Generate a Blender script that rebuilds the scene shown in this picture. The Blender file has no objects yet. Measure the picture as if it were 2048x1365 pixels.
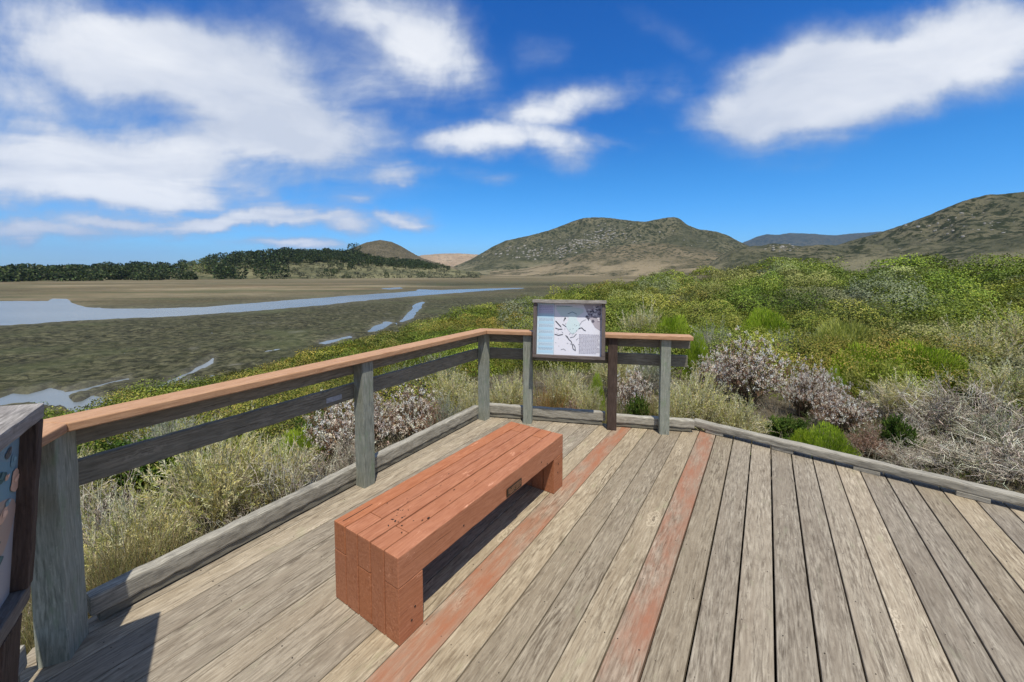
import bpy, bmesh, math, random
import numpy as np
from mathutils import Vector, Matrix
random.seed(7); rng=np.random.default_rng(11)
sc=bpy.context.scene; C=sc.collection
F=790.0; PX,PY=1024.0,590.0; HOR=545.0; H=1.6
PITCH=math.atan((PY-HOR)/F); cp,sp=math.cos(PITCH),math.sin(PITCH)
MARSH=-9.0
def ray(px,py):
    x=(px-PX)/F; u=-(py-PY)/F
    return (x, cp+u*sp, -sp+u*cp)
def P(px,py,z=0.0):                 # point of the level z seen at a pixel of the photograph
    d=ray(px,py); t=(z-H)/d[2]; return Vector((d[0]*t,d[1]*t,z))
def PD(px,py,Y):                    # point at depth Y
    d=ray(px,py); t=Y/d[1]; return Vector((d[0]*t,Y,H+d[2]*t))
# ------------------------------------------------------------------ noise
def _h(ix,iy,iz,s):
    n=(ix.astype(np.int64)*374761393+iy.astype(np.int64)*668265263+iz.astype(np.int64)*2147483647+s*974634777)&0xffffffff
    n=((n^(n>>13))*1274126177)&0xffffffff; n=n^(n>>16)
    return (n&0xffffff)/float(0xffffff)
def vnoise(x,y,z=None,s=0):
    x=np.asarray(x,float); y=np.asarray(y,float); z=np.zeros_like(x) if z is None else np.asarray(z,float)
    ix,iy,iz=np.floor(x),np.floor(y),np.floor(z); fx,fy,fz=x-ix,y-iy,z-iz
    fx,fy,fz=[f*f*(3-2*f) for f in (fx,fy,fz)]
    r=0
    for dx in (0,1):
        for dy in (0,1):
            for dz in (0,1):
                w=(fx if dx else 1-fx)*(fy if dy else 1-fy)*(fz if dz else 1-fz)
                r=r+w*_h(ix+dx,iy+dy,iz+dz,s)
    return r
def fbm(x,y,z=None,o=4,s=0):
    a,r,t=1.0,0,0; x=np.asarray(x,float); y=np.asarray(y,float)
    for k in range(o):
        r=r+a*vnoise(x,y,z,s+k*17); t+=a; a*=.5; x=x*2.03+3.1; y=y*2.03+1.7
        if z is not None: z=np.asarray(z)*2.03+.7
    return r/t
def inpoly(x,y,poly):
    r=np.zeros(np.shape(x),bool); n=len(poly)
    for i in range(n):
        x0,y0=poly[i]; x1,y1=poly[(i+1)%n]
        if y0==y1: continue
        c=((y0>y)!=(y1>y))&(x<(x1-x0)*(y-y0)/(y1-y0)+x0); r^=c
    return r
def polydist(x,y,line):
    d=np.full(np.shape(x),1e9)
    for (x0,y0),(x1,y1) in zip(line[:-1],line[1:]):
        dx,dy=x1-x0,y1-y0; t=np.clip(((x-x0)*dx+(y-y0)*dy)/(dx*dx+dy*dy),0,1)
        d=np.minimum(d,np.hypot(x-x0-t*dx,y-y0-t*dy))
    return d
# ------------------------------------------------------------------ object helpers
def tag(o,label=None,cat=None,group=None,kind=None):
    if label: o['label']=label
    if cat: o['category']=cat
    if group: o['group']=group
    if kind: o['kind']=kind
    return o
def empty(name,loc=(0,0,0),rz=0):
    o=bpy.data.objects.new(name,None); C.objects.link(o); o.location=loc; o.rotation_euler=(0,0,rz); o.empty_display_size=.1
    return o
def link(name,me,parent=None):
    o=bpy.data.objects.new(name,me); C.objects.link(o)
    if parent: o.parent=parent
    return o
def npmesh(name,V,Q,mats,col=None,mi=None,smooth=False):
    me=bpy.data.meshes.new(name); V=np.asarray(V,np.float32).reshape(-1,3); Q=np.asarray(Q,np.int32).reshape(-1,4)
    me.vertices.add(len(V)); me.vertices.foreach_set('co',V.ravel())
    me.loops.add(len(Q)*4); me.loops.foreach_set('vertex_index',Q.ravel())
    me.polygons.add(len(Q)); me.polygons.foreach_set('loop_start',np.arange(0,len(Q)*4,4,dtype=np.int32))
    me.update(calc_edges=True)
    if mi is not None: me.polygons.foreach_set('material_index',np.asarray(mi,np.int32))
    if smooth: me.polygons.foreach_set('use_smooth',np.ones(len(Q),bool))
    if col is not None:
        a=me.color_attributes.new('Col','FLOAT_COLOR','POINT'); c=np.ones((len(V),4),np.float32); c[:,:3]=col; a.data.foreach_set('color',c.ravel())
    for m in (mats if isinstance(mats,(list,tuple)) else [mats]): me.materials.append(m)
    return me
# ------------------------------------------------------------------ materials
class NT:
    def __init__(s,m): s.t=m.node_tree; s.t.nodes.clear()
    def n(s,ty,ins={},**kw):
        d=s.t.nodes.new(ty)
        for k,v in kw.items(): setattr(d,k,v)
        for k,v in ins.items():
            if hasattr(v,'links'): s.t.links.new(v,d.inputs[k])
            else: d.inputs[k].default_value=v
        return d
    def math(s,op,a,b=0.0,c=0.0,clamp=False):
        d=s.n('ShaderNodeMath',{0:a,1:b,2:c},operation=op,use_clamp=clamp); return d.outputs[0]
    def mix(s,f,a,b,bt='MIX'):
        d=s.t.nodes.new('ShaderNodeMix'); d.data_type='RGBA'; d.blend_type=bt
        for k,v in ((0,f),(6,a),(7,b)):
            if hasattr(v,'links'): s.t.links.new(v,d.inputs[k])
            else: d.inputs[k].default_value=(tuple(v)+(1,))[:4] if k>5 else v
        return d.outputs[2]
    def mr(s,v,a,b,c=0.0,d=1.0,smooth=False):
        return s.n('ShaderNodeMapRange',{0:v,1:a,2:b,3:c,4:d},interpolation_type='SMOOTHSTEP' if smooth else 'LINEAR').outputs[0]
    def noise(s,vec,scale,detail=4,rough=.55,dist=0.0,out=0):
        return s.n('ShaderNodeTexNoise',{'Vector':vec,'Scale':scale,'Detail':detail,'Roughness':rough,'Distortion':dist}).outputs[out]
    def mapv(s,vec,loc=(0,0,0),sc=(1,1,1),rot=(0,0,0)):
        return s.n('ShaderNodeMapping',{'Vector':vec,'Location':loc,'Scale':sc,'Rotation':rot}).outputs[0]
def newmat(name):
    m=bpy.data.materials.new(name); m.use_nodes=True; return m,NT(m)
def finish(t,col,rough=.7,bump=None,bstr=.3,bdist=.01,spec=.3,metal=0.0):
    b=t.n('ShaderNodeBsdfPrincipled',{'Base Color':col if hasattr(col,'links') else tuple(col)+(1,),'Roughness':rough,'Metallic':metal,'Specular IOR Level':spec})
    if bump is not None:
        bn=t.n('ShaderNodeBump',{'Height':bump,'Strength':bstr,'Distance':bdist}); t.t.links.new(bn.outputs[0],b.inputs['Normal'])
    t.n('ShaderNodeOutputMaterial',{'Surface':b.outputs[0]}); return b
def wood(name,base,dark,pale,grain=1.0,vary=.5,knots=True,tint=None,tintamt=.0,rough=.8,wear=None,wearamt=.5,lichen=None,lichamt=0.3,bstr=.5):
    # length of every board runs along local Y
    m,t=newmat(name)
    tc=t.n('ShaderNodeTexCoord').outputs['Object']
    at=t.n('ShaderNodeAttribute',attribute_name='rnd'); rnd=at.outputs['Fac']
    off=t.n('ShaderNodeCombineXYZ',{0:t.math('MULTIPLY',rnd,37.0),1:t.math('MULTIPLY',rnd,91.0),2:t.math('MULTIPLY',rnd,13.0)}).outputs[0]
    v=t.n('ShaderNodeVectorMath',{0:tc,1:off},operation='ADD').outputs[0]
    warp=t.noise(t.mapv(v,sc=(5,1.1,5)),1.0,2,.5,0,1)
    wv=t.n('ShaderNodeVectorMath',{0:warp,1:(.5,.5,.5)},operation='SUBTRACT').outputs[0]
    wv=t.n('ShaderNodeVectorMath',{0:wv,1:(.07,.0,.07)},operation='MULTIPLY').outputs[0]
    v2=t.n('ShaderNodeVectorMath',{0:v,1:wv},operation='ADD').outputs[0]
    fine=t.noise(t.mapv(v2,sc=(140*grain,10,140*grain)),1.0,5,.62)
    rings=t.noise(t.mapv(v2,sc=(38*grain,.8,38*grain)),1.0,3,.6,.4)
    blot=t.noise(t.mapv(v,sc=(6,1.6,6)),1.0,4,.6)
    speck=t.noise(t.mapv(v,sc=(55,30,55)),1.0,5,.7)
    col=t.mix(t.mr(fine,.36,.66),dark,pale)
    col=t.mix(t.mr(rings,.38,.62,0,.7),col,base)
    col=t.mix(t.mr(blot,.35,.7,0,.55),col,t.mix(.5,col,pale))
    col=t.mix(t.mr(speck,.56,.72,0,.65),col,t.mix(.75,col,dark))
    sp2=t.noise(t.mapv(v,sc=(38,16,38),loc=(7,3,1)),1.0,6,.75)
    col=t.mix(t.mr(sp2,.60,.72,0,.7),col,tuple(min(1,c*1.18) for c in pale))
    dirt=t.noise(t.mapv(v,sc=(3.2,1.3,3.2),loc=(3,9,1)),1.0,6,.7)
    col=t.mix(t.mr(dirt,.52,.70,0,.5),col,t.mix(.6,col,dark))
    # knots and pale swirled figure
    bump=t.math('ADD',t.math('MULTIPLY',fine,1.0),t.math('MULTIPLY',speck,.5))
    if knots:
        kw=t.n('ShaderNodeVectorMath',{0:t.noise(t.mapv(v,sc=(11,6,11)),1.0,4,.65,0,1),1:(.5,.5,.5)},operation='SUBTRACT').outputs[0]
        kw=t.n('ShaderNodeVectorMath',{0:t.n('ShaderNodeVectorMath',{0:kw,1:(.55,.55,.55)},operation='MULTIPLY').outputs[0],1:t.mapv(v2,sc=(7,1.7,7))},operation='ADD').outputs[0]
        vo=t.n('ShaderNodeTexVoronoi',{'Vector':kw,'Scale':1.0,'Randomness':1.0})
        dd=vo.outputs['Distance']
        ring=t.math('SINE',t.math('ADD',t.math('MULTIPLY',dd,70.0),t.math('MULTIPLY',speck,16.0)))
        near=t.mr(dd,.13,.30,1,0,True)
        pk=t.math('MULTIPLY',near,t.mr(ring,-.3,.7,0,1))
        sel=t.mr(t.n('ShaderNodeSeparateColor',{0:vo.outputs['Color']}).outputs[0],.55,.7,0,1)
        col=t.mix(t.math('MULTIPLY',t.math('MULTIPLY',pk,sel),.55),col,tuple(min(1,c*1.25) for c in pale))
        kn=t.math('MULTIPLY',t.mr(dd,.03,.055,1,0,True),sel)
        col=t.mix(t.math('MULTIPLY',kn,.6),col,tuple(c*.5 for c in dark))
    crack=t.noise(t.mapv(v2,sc=(60*grain,.7,60*grain)),1.0,4,.75,.2)
    ck=t.mr(crack,.66,.72,0,1)
    col=t.mix(t.math('MULTIPLY',ck,.75),col,tuple(c*.35 for c in dark))
    bump=t.math('SUBTRACT',bump,t.math('MULTIPLY',ck,1.2))
    if tint is not None:
        tn=t.mr(t.noise(t.mapv(v,sc=(9,2.2,9)),1.0,5,.65),.5-tintamt*.5,.72-tintamt*.35,0,1)
        col=t.mix(tn,col,tint)
    if wear is not None:
        wn=t.mr(t.noise(t.mapv(v,sc=(26,7,26)),1.0,6,.72),.66-.2*wearamt,.72-.2*wearamt,0,1)
        col=t.mix(t.math('MULTIPLY',wn,.9),col,wear)
    if lichen is not None:
        ln=t.mr(t.noise(t.mapv(v,sc=(14,5,14)),1.0,6,.7),.62-.2*lichamt,.75-.2*lichamt,0,.7)
        col=t.mix(ln,col,lichen)
    hs=t.n('ShaderNodeHueSaturation',{'Color':col,'Value':t.mr(t.math('FRACT',t.math('MULTIPLY',rnd,7.31)),0,1,1-vary*.5,1+vary*.42),'Saturation':t.mr(t.math('FRACT',t.math('MULTIPLY',rnd,3.77)),0,1,1.05-.35*vary,1.05+.35*vary)})
    finish(t,hs.outputs[0],rough,bump,bstr,.004,.25)
    return m
M={}
M['deck']=wood('weathered_deck_wood',(.275,.224,.160),(.115,.088,.060),(.44,.38,.285),grain=.8,vary=.42,lichen=(.28,.26,.17),lichamt=.15)
M['redplank']=wood('worn_red_stained_wood',(.28,.205,.145),(.13,.09,.06),(.42,.335,.25),grain=.8,vary=.1,tint=(.31,.145,.088),tintamt=.25)
M['bench']=wood('red_painted_wood',(.365,.152,.080),(.265,.098,.050),(.44,.20,.115),grain=.7,vary=.09,knots=False,wear=(.60,.30,.19),wearamt=.15,rough=.62,bstr=.4)
M['cap']=wood('tan_stained_cap',(.44,.25,.14),(.31,.165,.09),(.53,.33,.20),grain=.8,vary=.05,knots=False,rough=.65,wear=(.36,.2,.13),wearamt=.25,bstr=.4)
M['rail']=wood('dark_grey_rail_wood',(.165,.155,.122),(.08,.075,.058),(.27,.25,.20),grain=.8,vary=.2,lichen=(.13,.14,.11),lichamt=.2)
M['post']=wood('greenish_grey_post_wood',(.235,.25,.21),(.12,.13,.105),(.36,.37,.31),grain=1.0,vary=.25,knots=False,lichen=(.19,.24,.16),lichamt=.35)
M['kerb']=wood('bleached_kerb_timber',(.31,.285,.235),(.11,.10,.08),(.50,.47,.39),grain=1.0,vary=.2,lichen=(.14,.13,.11),lichamt=.35)
M['brown']=wood('dark_brown_post_wood',(.062,.042,.034),(.03,.02,.016),(.11,.08,.066),grain=1.0,vary=.1,knots=False)
M['frame']=wood('purple_brown_frame_wood',(.125,.10,.092),(.065,.05,.045),(.20,.17,.155),grain=1.0,vary=.1,knots=False)
M['frametop']=wood('silver_grey_frame_wood',(.25,.225,.205),(.10,.09,.08),(.40,.37,.335),grain=1.0,vary=.1)
M['frame2']=wood('dark_grey_frame_wood',(.12,.105,.095),(.045,.038,.034),(.21,.19,.17),grain=.8,vary=.1,lichen=(.16,.15,.13),lichamt=.3)
def vcol(name,rough=.6,trans=.38,spec=.2,var=.25):
    m,t=newmat(name)
    c=t.n('ShaderNodeAttribute',attribute_name='Col').outputs['Color']
    g=t.n('ShaderNodeNewGeometry').outputs['Position']
    nz=t.noise(g,3.0,3,.6)
    hs=t.n('ShaderNodeHueSaturation',{'Color':c,'Value':t.mr(nz,.3,.7,1-var,1+var)}).outputs[0]
    b=t.n('ShaderNodeBsdfPrincipled',{'Base Color':hs,'Roughness':rough,'Specular IOR Level':spec})
    if trans>0:
        tr=t.n('ShaderNodeBsdfTranslucent',{'Color':hs}); mx=t.n('ShaderNodeMixShader',{0:trans,1:b.outputs[0],2:tr.outputs[0]}).outputs[0]
    else: mx=b.outputs[0]
    t.n('ShaderNodeOutputMaterial',{'Surface':mx}); return m
M['leaf']=vcol('leaf_surface'); M['canopy']=vcol('canopy_leaf',.55,.16); M['stem']=vcol('twig_bark',.8,0,.1,.15); M['print']=vcol('printed_panel',.45,0,.3,.02)
M['rock']=vcol('pale_rock',.9,0,.1,.2)
def flat(name,c,rough=.6,metal=0.0):
    m,t=newmat(name); g=t.n('ShaderNodeTexCoord').outputs['Object']; nz=t.noise(g,40,4)
    finish(t,t.mix(t.mr(nz,.3,.7),tuple(x*.75 for x in c),tuple(min(1,x*1.2) for x in c)),rough,nz,.1,.002,.4,metal); return m
M['plaque']=flat('dark_bronze_plaque',(.05,.035,.025),.45,.6); M['plaqueletters']=flat('bronze_relief',(.28,.15,.09),.4,.5)
M['bolt']=flat('galvanised_bolt',(.25,.25,.25),.5,.7)
M['hole']=flat('dark_nail_hole',(.03,.02,.015),.9)
M['sticker']=flat('pale_paint_mark',(.32,.34,.37),.6)
# ------------------------------------------------------------------ boards
def boxes_mesh(name,lst,mat,bev=.005,seg=10,wob=.0015,wavy=0.0,seed=0,chew=0.0):
    """lst: (x0,x1,y0,y1,z0,z1) local boxes, length along Y"""
    bm=bmesh.new(); lay=bm.faces.layers.float.new('rnd'); r=random.Random(seed)
    rl=bm.verts.layers.float.new('rv')
    for bx in lst:
        x0,x1,y0,y1,z0,z1=bx; b2=bmesh.new()
        bmesh.ops.create_cube(b2,size=1,matrix=Matrix.Translation(((x0+x1)/2,(y0+y1)/2,(z0+z1)/2))@Matrix.Diagonal((x1-x0,y1-y0,z1-z0,1)))
        if bev: bmesh.ops.bevel(b2,geom=b2.edges[:],offset=bev,segments=2,profile=.6,affect='EDGES')
        n=max(0,int((y1-y0)/.06)) if (wob or wavy) else 0
        for k in range(1,min(n,60)):
            y=y0+(y1-y0)*k/min(n,60)
            bmesh.ops.bisect_plane(b2,geom=b2.verts[:]+b2.edges[:]+b2.faces[:],plane_co=(0,y,0),plane_no=(0,1,0))
        ph=r.random()*50
        for v in b2.verts:
            y=v.co.y
            if wob or wavy:
                v.co.x+=wavy*(math.sin(y*1.3+ph)+.5*math.sin(y*3.1+ph*2))*.5+wob*(math.sin(y*23+ph+v.co.z*30)+math.sin(y*51+ph*3+v.co.x*40))*.6
                v.co.z+=wob*(math.sin(y*19+ph*2+v.co.x*60)+math.sin(y*43+ph))*.6
                if chew: 
                    q=math.sin(y*31+ph)*math.sin(y*13+ph*1.7)*math.sin(y*67+v.co.x*20)
                    if q>.3: v.co.z-=chew*(q-.3)
        rv=r.random()
        vm={v:bm.verts.new(v.co) for v in b2.verts}
        for v in vm.values(): v[rl]=rv
        for f in b2.faces:
            try: bm.faces.new([vm[v] for v in f.verts])
            except ValueError: pass
        b2.free()
    me=bpy.data.meshes.new(name); bm.verts.index_update(); rvs=[v[rl] for v in bm.verts]; bm.to_mesh(me); bm.free()
    for nm in ('rnd','rv'):
        if nm in me.attributes: me.attributes.remove(me.attributes[nm])
    a=me.attributes.new('rnd','FLOAT','POINT'); a.data.foreach_set('value',rvs)
    for p in me.polygons: p.use_smooth=False
    me.materials.append(mat); return me
def frame_mat(p0,p1,up=(0,0,1)):
    y=(Vector(p1)-Vector(p0)).normalized(); x=y.cross(Vector(up)).normalized(); z=x.cross(y)
    m=Matrix((x,y,z)).transposed().to_4x4(); m.translation=Vector(p0); return m
def board(name,p0,p1,w,th,mat,parent=None,up=(0,0,1),bev=.005,offx=0,offz=0,**kw):
    """a board from p0 to p1, w wide along local X, th tall along local Z; origin line = centre"""
    L=(Vector(p1)-Vector(p0)).length
    me=boxes_mesh(name,[(-w/2+offx,w/2+offx,0,L,-th/2+offz,th/2+offz)],mat,bev,seed=random.randint(0,9999),**kw)
    o=link(name,me); o.matrix_world=frame_mat(p0,p1,up)
    if parent: o.parent=parent; o.matrix_parent_inverse=Matrix.Identity(4); o.matrix_local=parent.matrix_world.inverted()@frame_mat(p0,p1,up) if True else None
    return o
def put(name,me,parent,mw):
    o=link(name,me,parent); o.matrix_local=(pm(parent).inverted()@mw) if parent else mw; return o
def pm(o):
    m=Matrix.LocRotScale(o.location,o.rotation_euler,o.scale)
    return pm(o.parent)@m if o.parent else m
def board(name,p0,p1,w,th,mat,parent=None,up=(0,0,1),bev=.005,offx=0,offz=0,**kw):
    L=(Vector(p1)-Vector(p0)).length
    me=boxes_mesh(name,[(-w/2+offx,w/2+offx,0,L,-th/2+offz,th/2+offz)],mat,bev,seed=random.randint(0,9999),**kw)
    return put(name,me,parent,frame_mat(p0,p1,up))
# ------------------------------------------------------------------ key points of the platform
A=P(128,1300); B=P(968,838); ND=P(1327,866); K0=P(1398,860); K1=P(2048,1022)
rail_dir=(B-A).normalized()                        # left rail = plank direction
ang=math.atan2(P(1185,1365).x-P(1400,862).x, -(P(1185,1365).y-P(1400,862).y))
U=Vector((math.sin(math.radians(32.8)),math.cos(math.radians(32.8)),0)); W=Vector((U.y,-U.x,0))
back_dir=(ND-B).normalized(); kerb_dir=(K1-K0).normalized()
next_dir=Vector((.40,-.917,0)).normalized()
out_left=Vector((-rail_dir.y,rail_dir.x,0)); out_back=Vector((-back_dir.y,back_dir.x,0)); out_right=Vector((-kerb_dir.y,kerb_dir.x,0)); out_next=Vector((-next_dir.y,next_dir.x,0))*-1
if out_back.y<0: out_back=-out_back
if out_left.x>0: out_left=-out_left
if out_right.x<0: out_right=-out_right
if out_next.x>0: out_next=-out_next
def isect(p,d,q,e):
    den=d.x*e.y-d.y*e.x; t=((q.x-p.x)*e.y-(q.y-p.y)*e.x)/den; return p+d*t
off=.13
Ls,Lb,Lk,Ln=(A+out_left*off),(B+out_back*off),(K0+out_right*.07),(A+out_next*off)
c1=isect(Ls,rail_dir,Ln,next_dir); c2=isect(Ls,rail_dir,Lb,back_dir); c3=isect(Lb,back_dir,Lk,kerb_dir)
KE=K0+kerb_dir*6.5
deckpoly=[c1,c2,c3,Lk+kerb_dir*6.5,Vector((3.5,-4,0)),Ln+next_dir*5.5]
deck2=[(p.x,p.y) for p in deckpoly]
# ------------------------------------------------------------------ deck
def clip(poly,p,n):   # keep (v-p).n<=0
    r=[]
    for i in range(len(poly)):
        a,b=poly[i],poly[(i+1)%len(poly)]; da,db=(a-p).dot(n),(b-p).dot(n)
        if da<=0: r.append(a)
        if (da<0)!=(db<0) and da!=db: r.append(a+(b-a)*(da/(da-db)))
    return r
deck=empty('wooden_deck',(0,0,0),-math.radians(32.8)); tag(deck,'weathered grey plank viewing deck running under the red bench and up to the railing','deck')
Rinv=Matrix.Rotation(math.radians(32.8),4,'Z')
lp=[Rinv@v for v in deckpoly]            # local: y along planks
cx=sum(v.x for v in lp)/6; cy=sum(v.y for v in lp)/6
pitch=.1505
r2=(Rinv@P(1185,1365)).x                  # left edge of second red plank
k0=int(math.floor((min(v.x for v in lp)-r2)/pitch))-1; k1=int((max(v.x for v in lp)-r2)/pitch)+1
r1l=(Rinv@P(745,1365)).x; kr1=round((r1l-r2)/pitch)
def plank_bm(bm,rl,x0,x1,rv,dz=0.0):
    poly=[Vector((x0,-9,0)),Vector((x1,-9,0)),Vector((x1,9,0)),Vector((x0,9,0))]
    for i in range(6):
        a,b=lp[i],lp[(i+1)%6]; e=(b-a).normalized(); n=Vector((-e.y,e.x,0))
        if n.dot(Vector((cx,cy,0))-a)>0: n=-n
        poly=clip(poly,a,n)
        if len(poly)<3: return
    # drop near-duplicate points
    q=[p for i,p in enumerate(poly) if (p-poly[i-1]).length>.004]
    if len(q)<3: return
    b2=bmesh.new(); top=[b2.verts.new((p.x,p.y,dz)) for p in q]; bot=[b2.verts.new((p.x,p.y,dz-.038)) for p in q]
    ft=b2.faces.new(top); b2.faces.new(bot[::-1])
    for i in range(len(q)): b2.faces.new((top[i],bot[i],bot[(i+1)%len(q)],top[(i+1)%len(q)]))
    bmesh.ops.recalc_face_normals(b2,faces=b2.faces[:])
    bmesh.ops.bevel(b2,geom=list(ft.edges),offset=.0035,segments=2,profile=.5,affect='EDGES')
    vm={v:bm.verts.new(v.co) for v in b2.verts}
    for v in vm.values(): v[rl]=rv
    for f in b2.faces: bm.faces.new([vm[v] for v in f.verts])
    b2.free()
def planks(name,ks,mat):
    bm=bmesh.new(); rl=bm.verts.layers.float.new('rnd')
    for k in ks:
        g=random.uniform(.006,.011) if k>=0 else random.uniform(.0035,.0065)
        x0=r2+k*pitch+g/2+random.uniform(-.0008,.0008); x1=r2+(k+1)*pitch-g/2
        plank_bm(bm,rl,x0,x1,random.random(),random.uniform(-.0015,.0015))
    me=bpy.data.meshes.new(name); bm.to_mesh(me); bm.free(); me.materials.append(mat); return link(name,me,deck)
reds=[0,kr1]
planks('decking',[k for k in range(k0,k1+1) if k not in reds],M['deck'])
for k in reds: o=planks('red_plank',[k],M['redplank']); o['label']='plank stained worn red along the deck'
# nail heads + joists under
bm=bmesh.new()
for k in range(k0,k1+1):
    for j in range(-14,16):
        for s in (.03,.12):
            x=r2+k*pitch+s+random.uniform(-.006,.006); y=j*.406+random.uniform(-.01,.01)
            w=Rinv.inverted()@Vector((x,y,0))
            if not inpoly(np.array([w.x]),np.array([w.y]),deck2)[0]: continue
            bmesh.ops.create_circle(bm,cap_ends=True,segments=7,radius=random.uniform(.0016,.0032),matrix=Matrix.Translation((x,y,.0022)))
me=bpy.data.meshes.new('nail_head'); bm.to_mesh(me); bm.free(); me.materials.append(M['hole']); o=link('nail_heads',me,deck); o['kind']='stuff'; o.name='nail_head'
jl=[]
for j in range(-14,16):
    jl.append(j*.406)
bm=bmesh.new()
for y in jl:
    poly=[Vector((-9,y-.019,0)),Vector((9,y-.019,0)),Vector((9,y+.019,0)),Vector((-9,y+.019,0))]
    for i in range(6):
        a,b=lp[i],lp[(i+1)%6]; e=(b-a).normalized(); n=Vector((-e.y,e.x,0))
        if n.dot(Vector((cx,cy,0))-a)>0: n=-n
        poly=clip(poly,a+n*-.05,n)
        if len(poly)<3: break
    if len(poly)<3: continue
    top=[bm.verts.new((p.x,p.y,-.042)) for p in poly]; bot=[bm.verts.new((p.x,p.y,-.18)) for p in poly]
    bm.faces.new(top); bm.faces.new(bot[::-1])
    for i in range(len(poly)): bm.faces.new((top[i],bot[i],bot[(i+1)%len(poly)],top[(i+1)%len(poly)]))
bmesh.ops.recalc_face_normals(bm,faces=bm.faces[:])
me=bpy.data.meshes.new('joist'); bm.to_mesh(me); bm.free(); me.materials.append(M['brown']); link('joist_frame',me,deck)
# ------------------------------------------------------------------ railing
TOPZ=.985
rail=empty('wooden_railing',A); tag(rail,'grey post and board railing with tan cap along the left and far deck edges','railing')
def post(p,rz,zt,mat,w=.092,d=.092,label=None,z0=-.35):
    me=boxes_mesh('post',[(-w/2,w/2,0,zt-z0,-d/2,d/2)],mat,.006,wob=.001,seed=random.randint(0,999))
    m=Matrix.Translation((p.x,p.y,z0))@Matrix.Rotation(rz,4,'Z')@Matrix.Rotation(math.radians(90),4,'X')
    o=put('post',me,rail,m)
    if label: o['label']=label
    return o
ra=math.atan2(rail_dir.y,rail_dir.x); rb=math.atan2(back_dir.y,back_dir.x); rn=math.atan2(next_dir.y,next_dir.x)
Pm=P(741,972); t=(Pm-A).dot(rail_dir); Pm=A+rail_dir*t
b1=P(1057,842); b1=B+back_dir*(b1-B).dot(back_dir); b2_=P(1223,858); b2_=B+back_dir*(b2_-B).dot(back_dir); b3=ND
zt=TOPZ-.042
post(A,rn,zt,M['post'],.14,.10,'thick green tinged corner post beside the near sign'); post(Pm,ra,zt,M['post'],.10,.10); post(B,ra,zt,M['post'])
post(b1,rb,zt,M['post']); post(b2_,rb,zt,M['brown'],label='dark brown post beside the map sign'); post(b3,rb,zt,M['post'])
pn=A+next_dir*1.75; post(pn,rn,zt,M['post'])
Eb=isect(b3,back_dir,P(1378,700),Vector((0,1,0))); Eb=b3+back_dir*.24
# caps (mitred by polygons)
def slab(name,pts,z0,z1,mat,ydir,parent,bev=.006):
    yd=ydir.normalized(); ori=pts[0].copy(); ori.z=0; mw=frame_mat(ori,ori+yd); inv=mw.inverted()
    bm=bmesh.new(); q=[inv@Vector((p.x,p.y,0)) for p in pts]
    top=[bm.verts.new((p.x,p.y,z1)) for p in q]; bot=[bm.verts.new((p.x,p.y,z0)) for p in q]
    bm.faces.new(top); bm.faces.new(bot[::-1])
    for i in range(len(q)): bm.faces.new((top[i],bot[i],bot[(i+1)%len(q)],top[(i+1)%len(q)]))
    bmesh.ops.recalc_face_normals(bm,faces=bm.faces[:]); bmesh.ops.bevel(bm,geom=bm.edges[:],offset=bev,segments=3,profile=.5,affect='EDGES')
    me=bpy.data.meshes.new(name); bm.to_mesh(me); bm.free(); me.materials.append(mat); return put(name,me,parent,mw)
cw=.075
def L2(p,o,s): return p+o*s
oA,oB=out_left,out_back
nI=isect(A-out_left*cw,rail_dir,A-out_next*cw,next_dir); nO=isect(A+out_left*cw,rail_dir,A+out_next*cw,next_dir)
cI=isect(A-out_left*cw,rail_dir,B-out_back*cw,back_dir); cO=isect(A+out_left*cw,rail_dir,B+out_back*cw,back_dir)
slab('cap_rail',[nI,nO,cO,cI],TOPZ-.04,TOPZ,M['cap'],rail_dir,rail)
e2=back_dir*.0015
slab('cap_rail',[cI+e2,cO+e2,Eb+out_back*cw,Eb-out_back*cw],TOPZ-.04,TOPZ,M['cap'],back_dir,rail)
slab('cap_rail',[nO+next_dir*.002,nI+next_dir*.002,A-out_next*cw+next_dir*2.4,A+out_next*cw+next_dir*2.4],TOPZ-.04,TOPZ,M['cap'],next_dir,rail)
def rb_(p0,p1,o,z0,z1,name,th=.038,offd=.07,mat='rail',**kw):
    q0=p0+o*offd; q1=p1+o*offd; q0.z=q1.z=(z0+z1)/2
    return board(name,q0,q1,th,z1-z0,M[mat],rail,**kw)
for z0,z1,nm in ((.845,.935,'upper_board'),(.66,.775,'middle_board')):
    rb_(A+rail_dir*.02,B-rail_dir*.03,out_left,z0,z1,nm)
    rb_(B+back_dir*.05,Eb+back_dir*(-.02 if nm=='middle_board' else 0),out_back,z0,z1,nm)
    rb_(A+next_dir*.06,A+next_dir*2.4,out_next,z0,z1,nm)
# small pale painted mark on the middle board
mk=isect(A+out_left*.0505,rail_dir,Vector((0,0,0)),(P(668,788)).normalized())
o=board('paint_mark',mk+Vector((0,0,.705))-rail_dir*.06,mk+Vector((0,0,.705))+rail_dir*.06,.003,.035,M['sticker'],rail,bev=.0008,wob=0)
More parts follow.
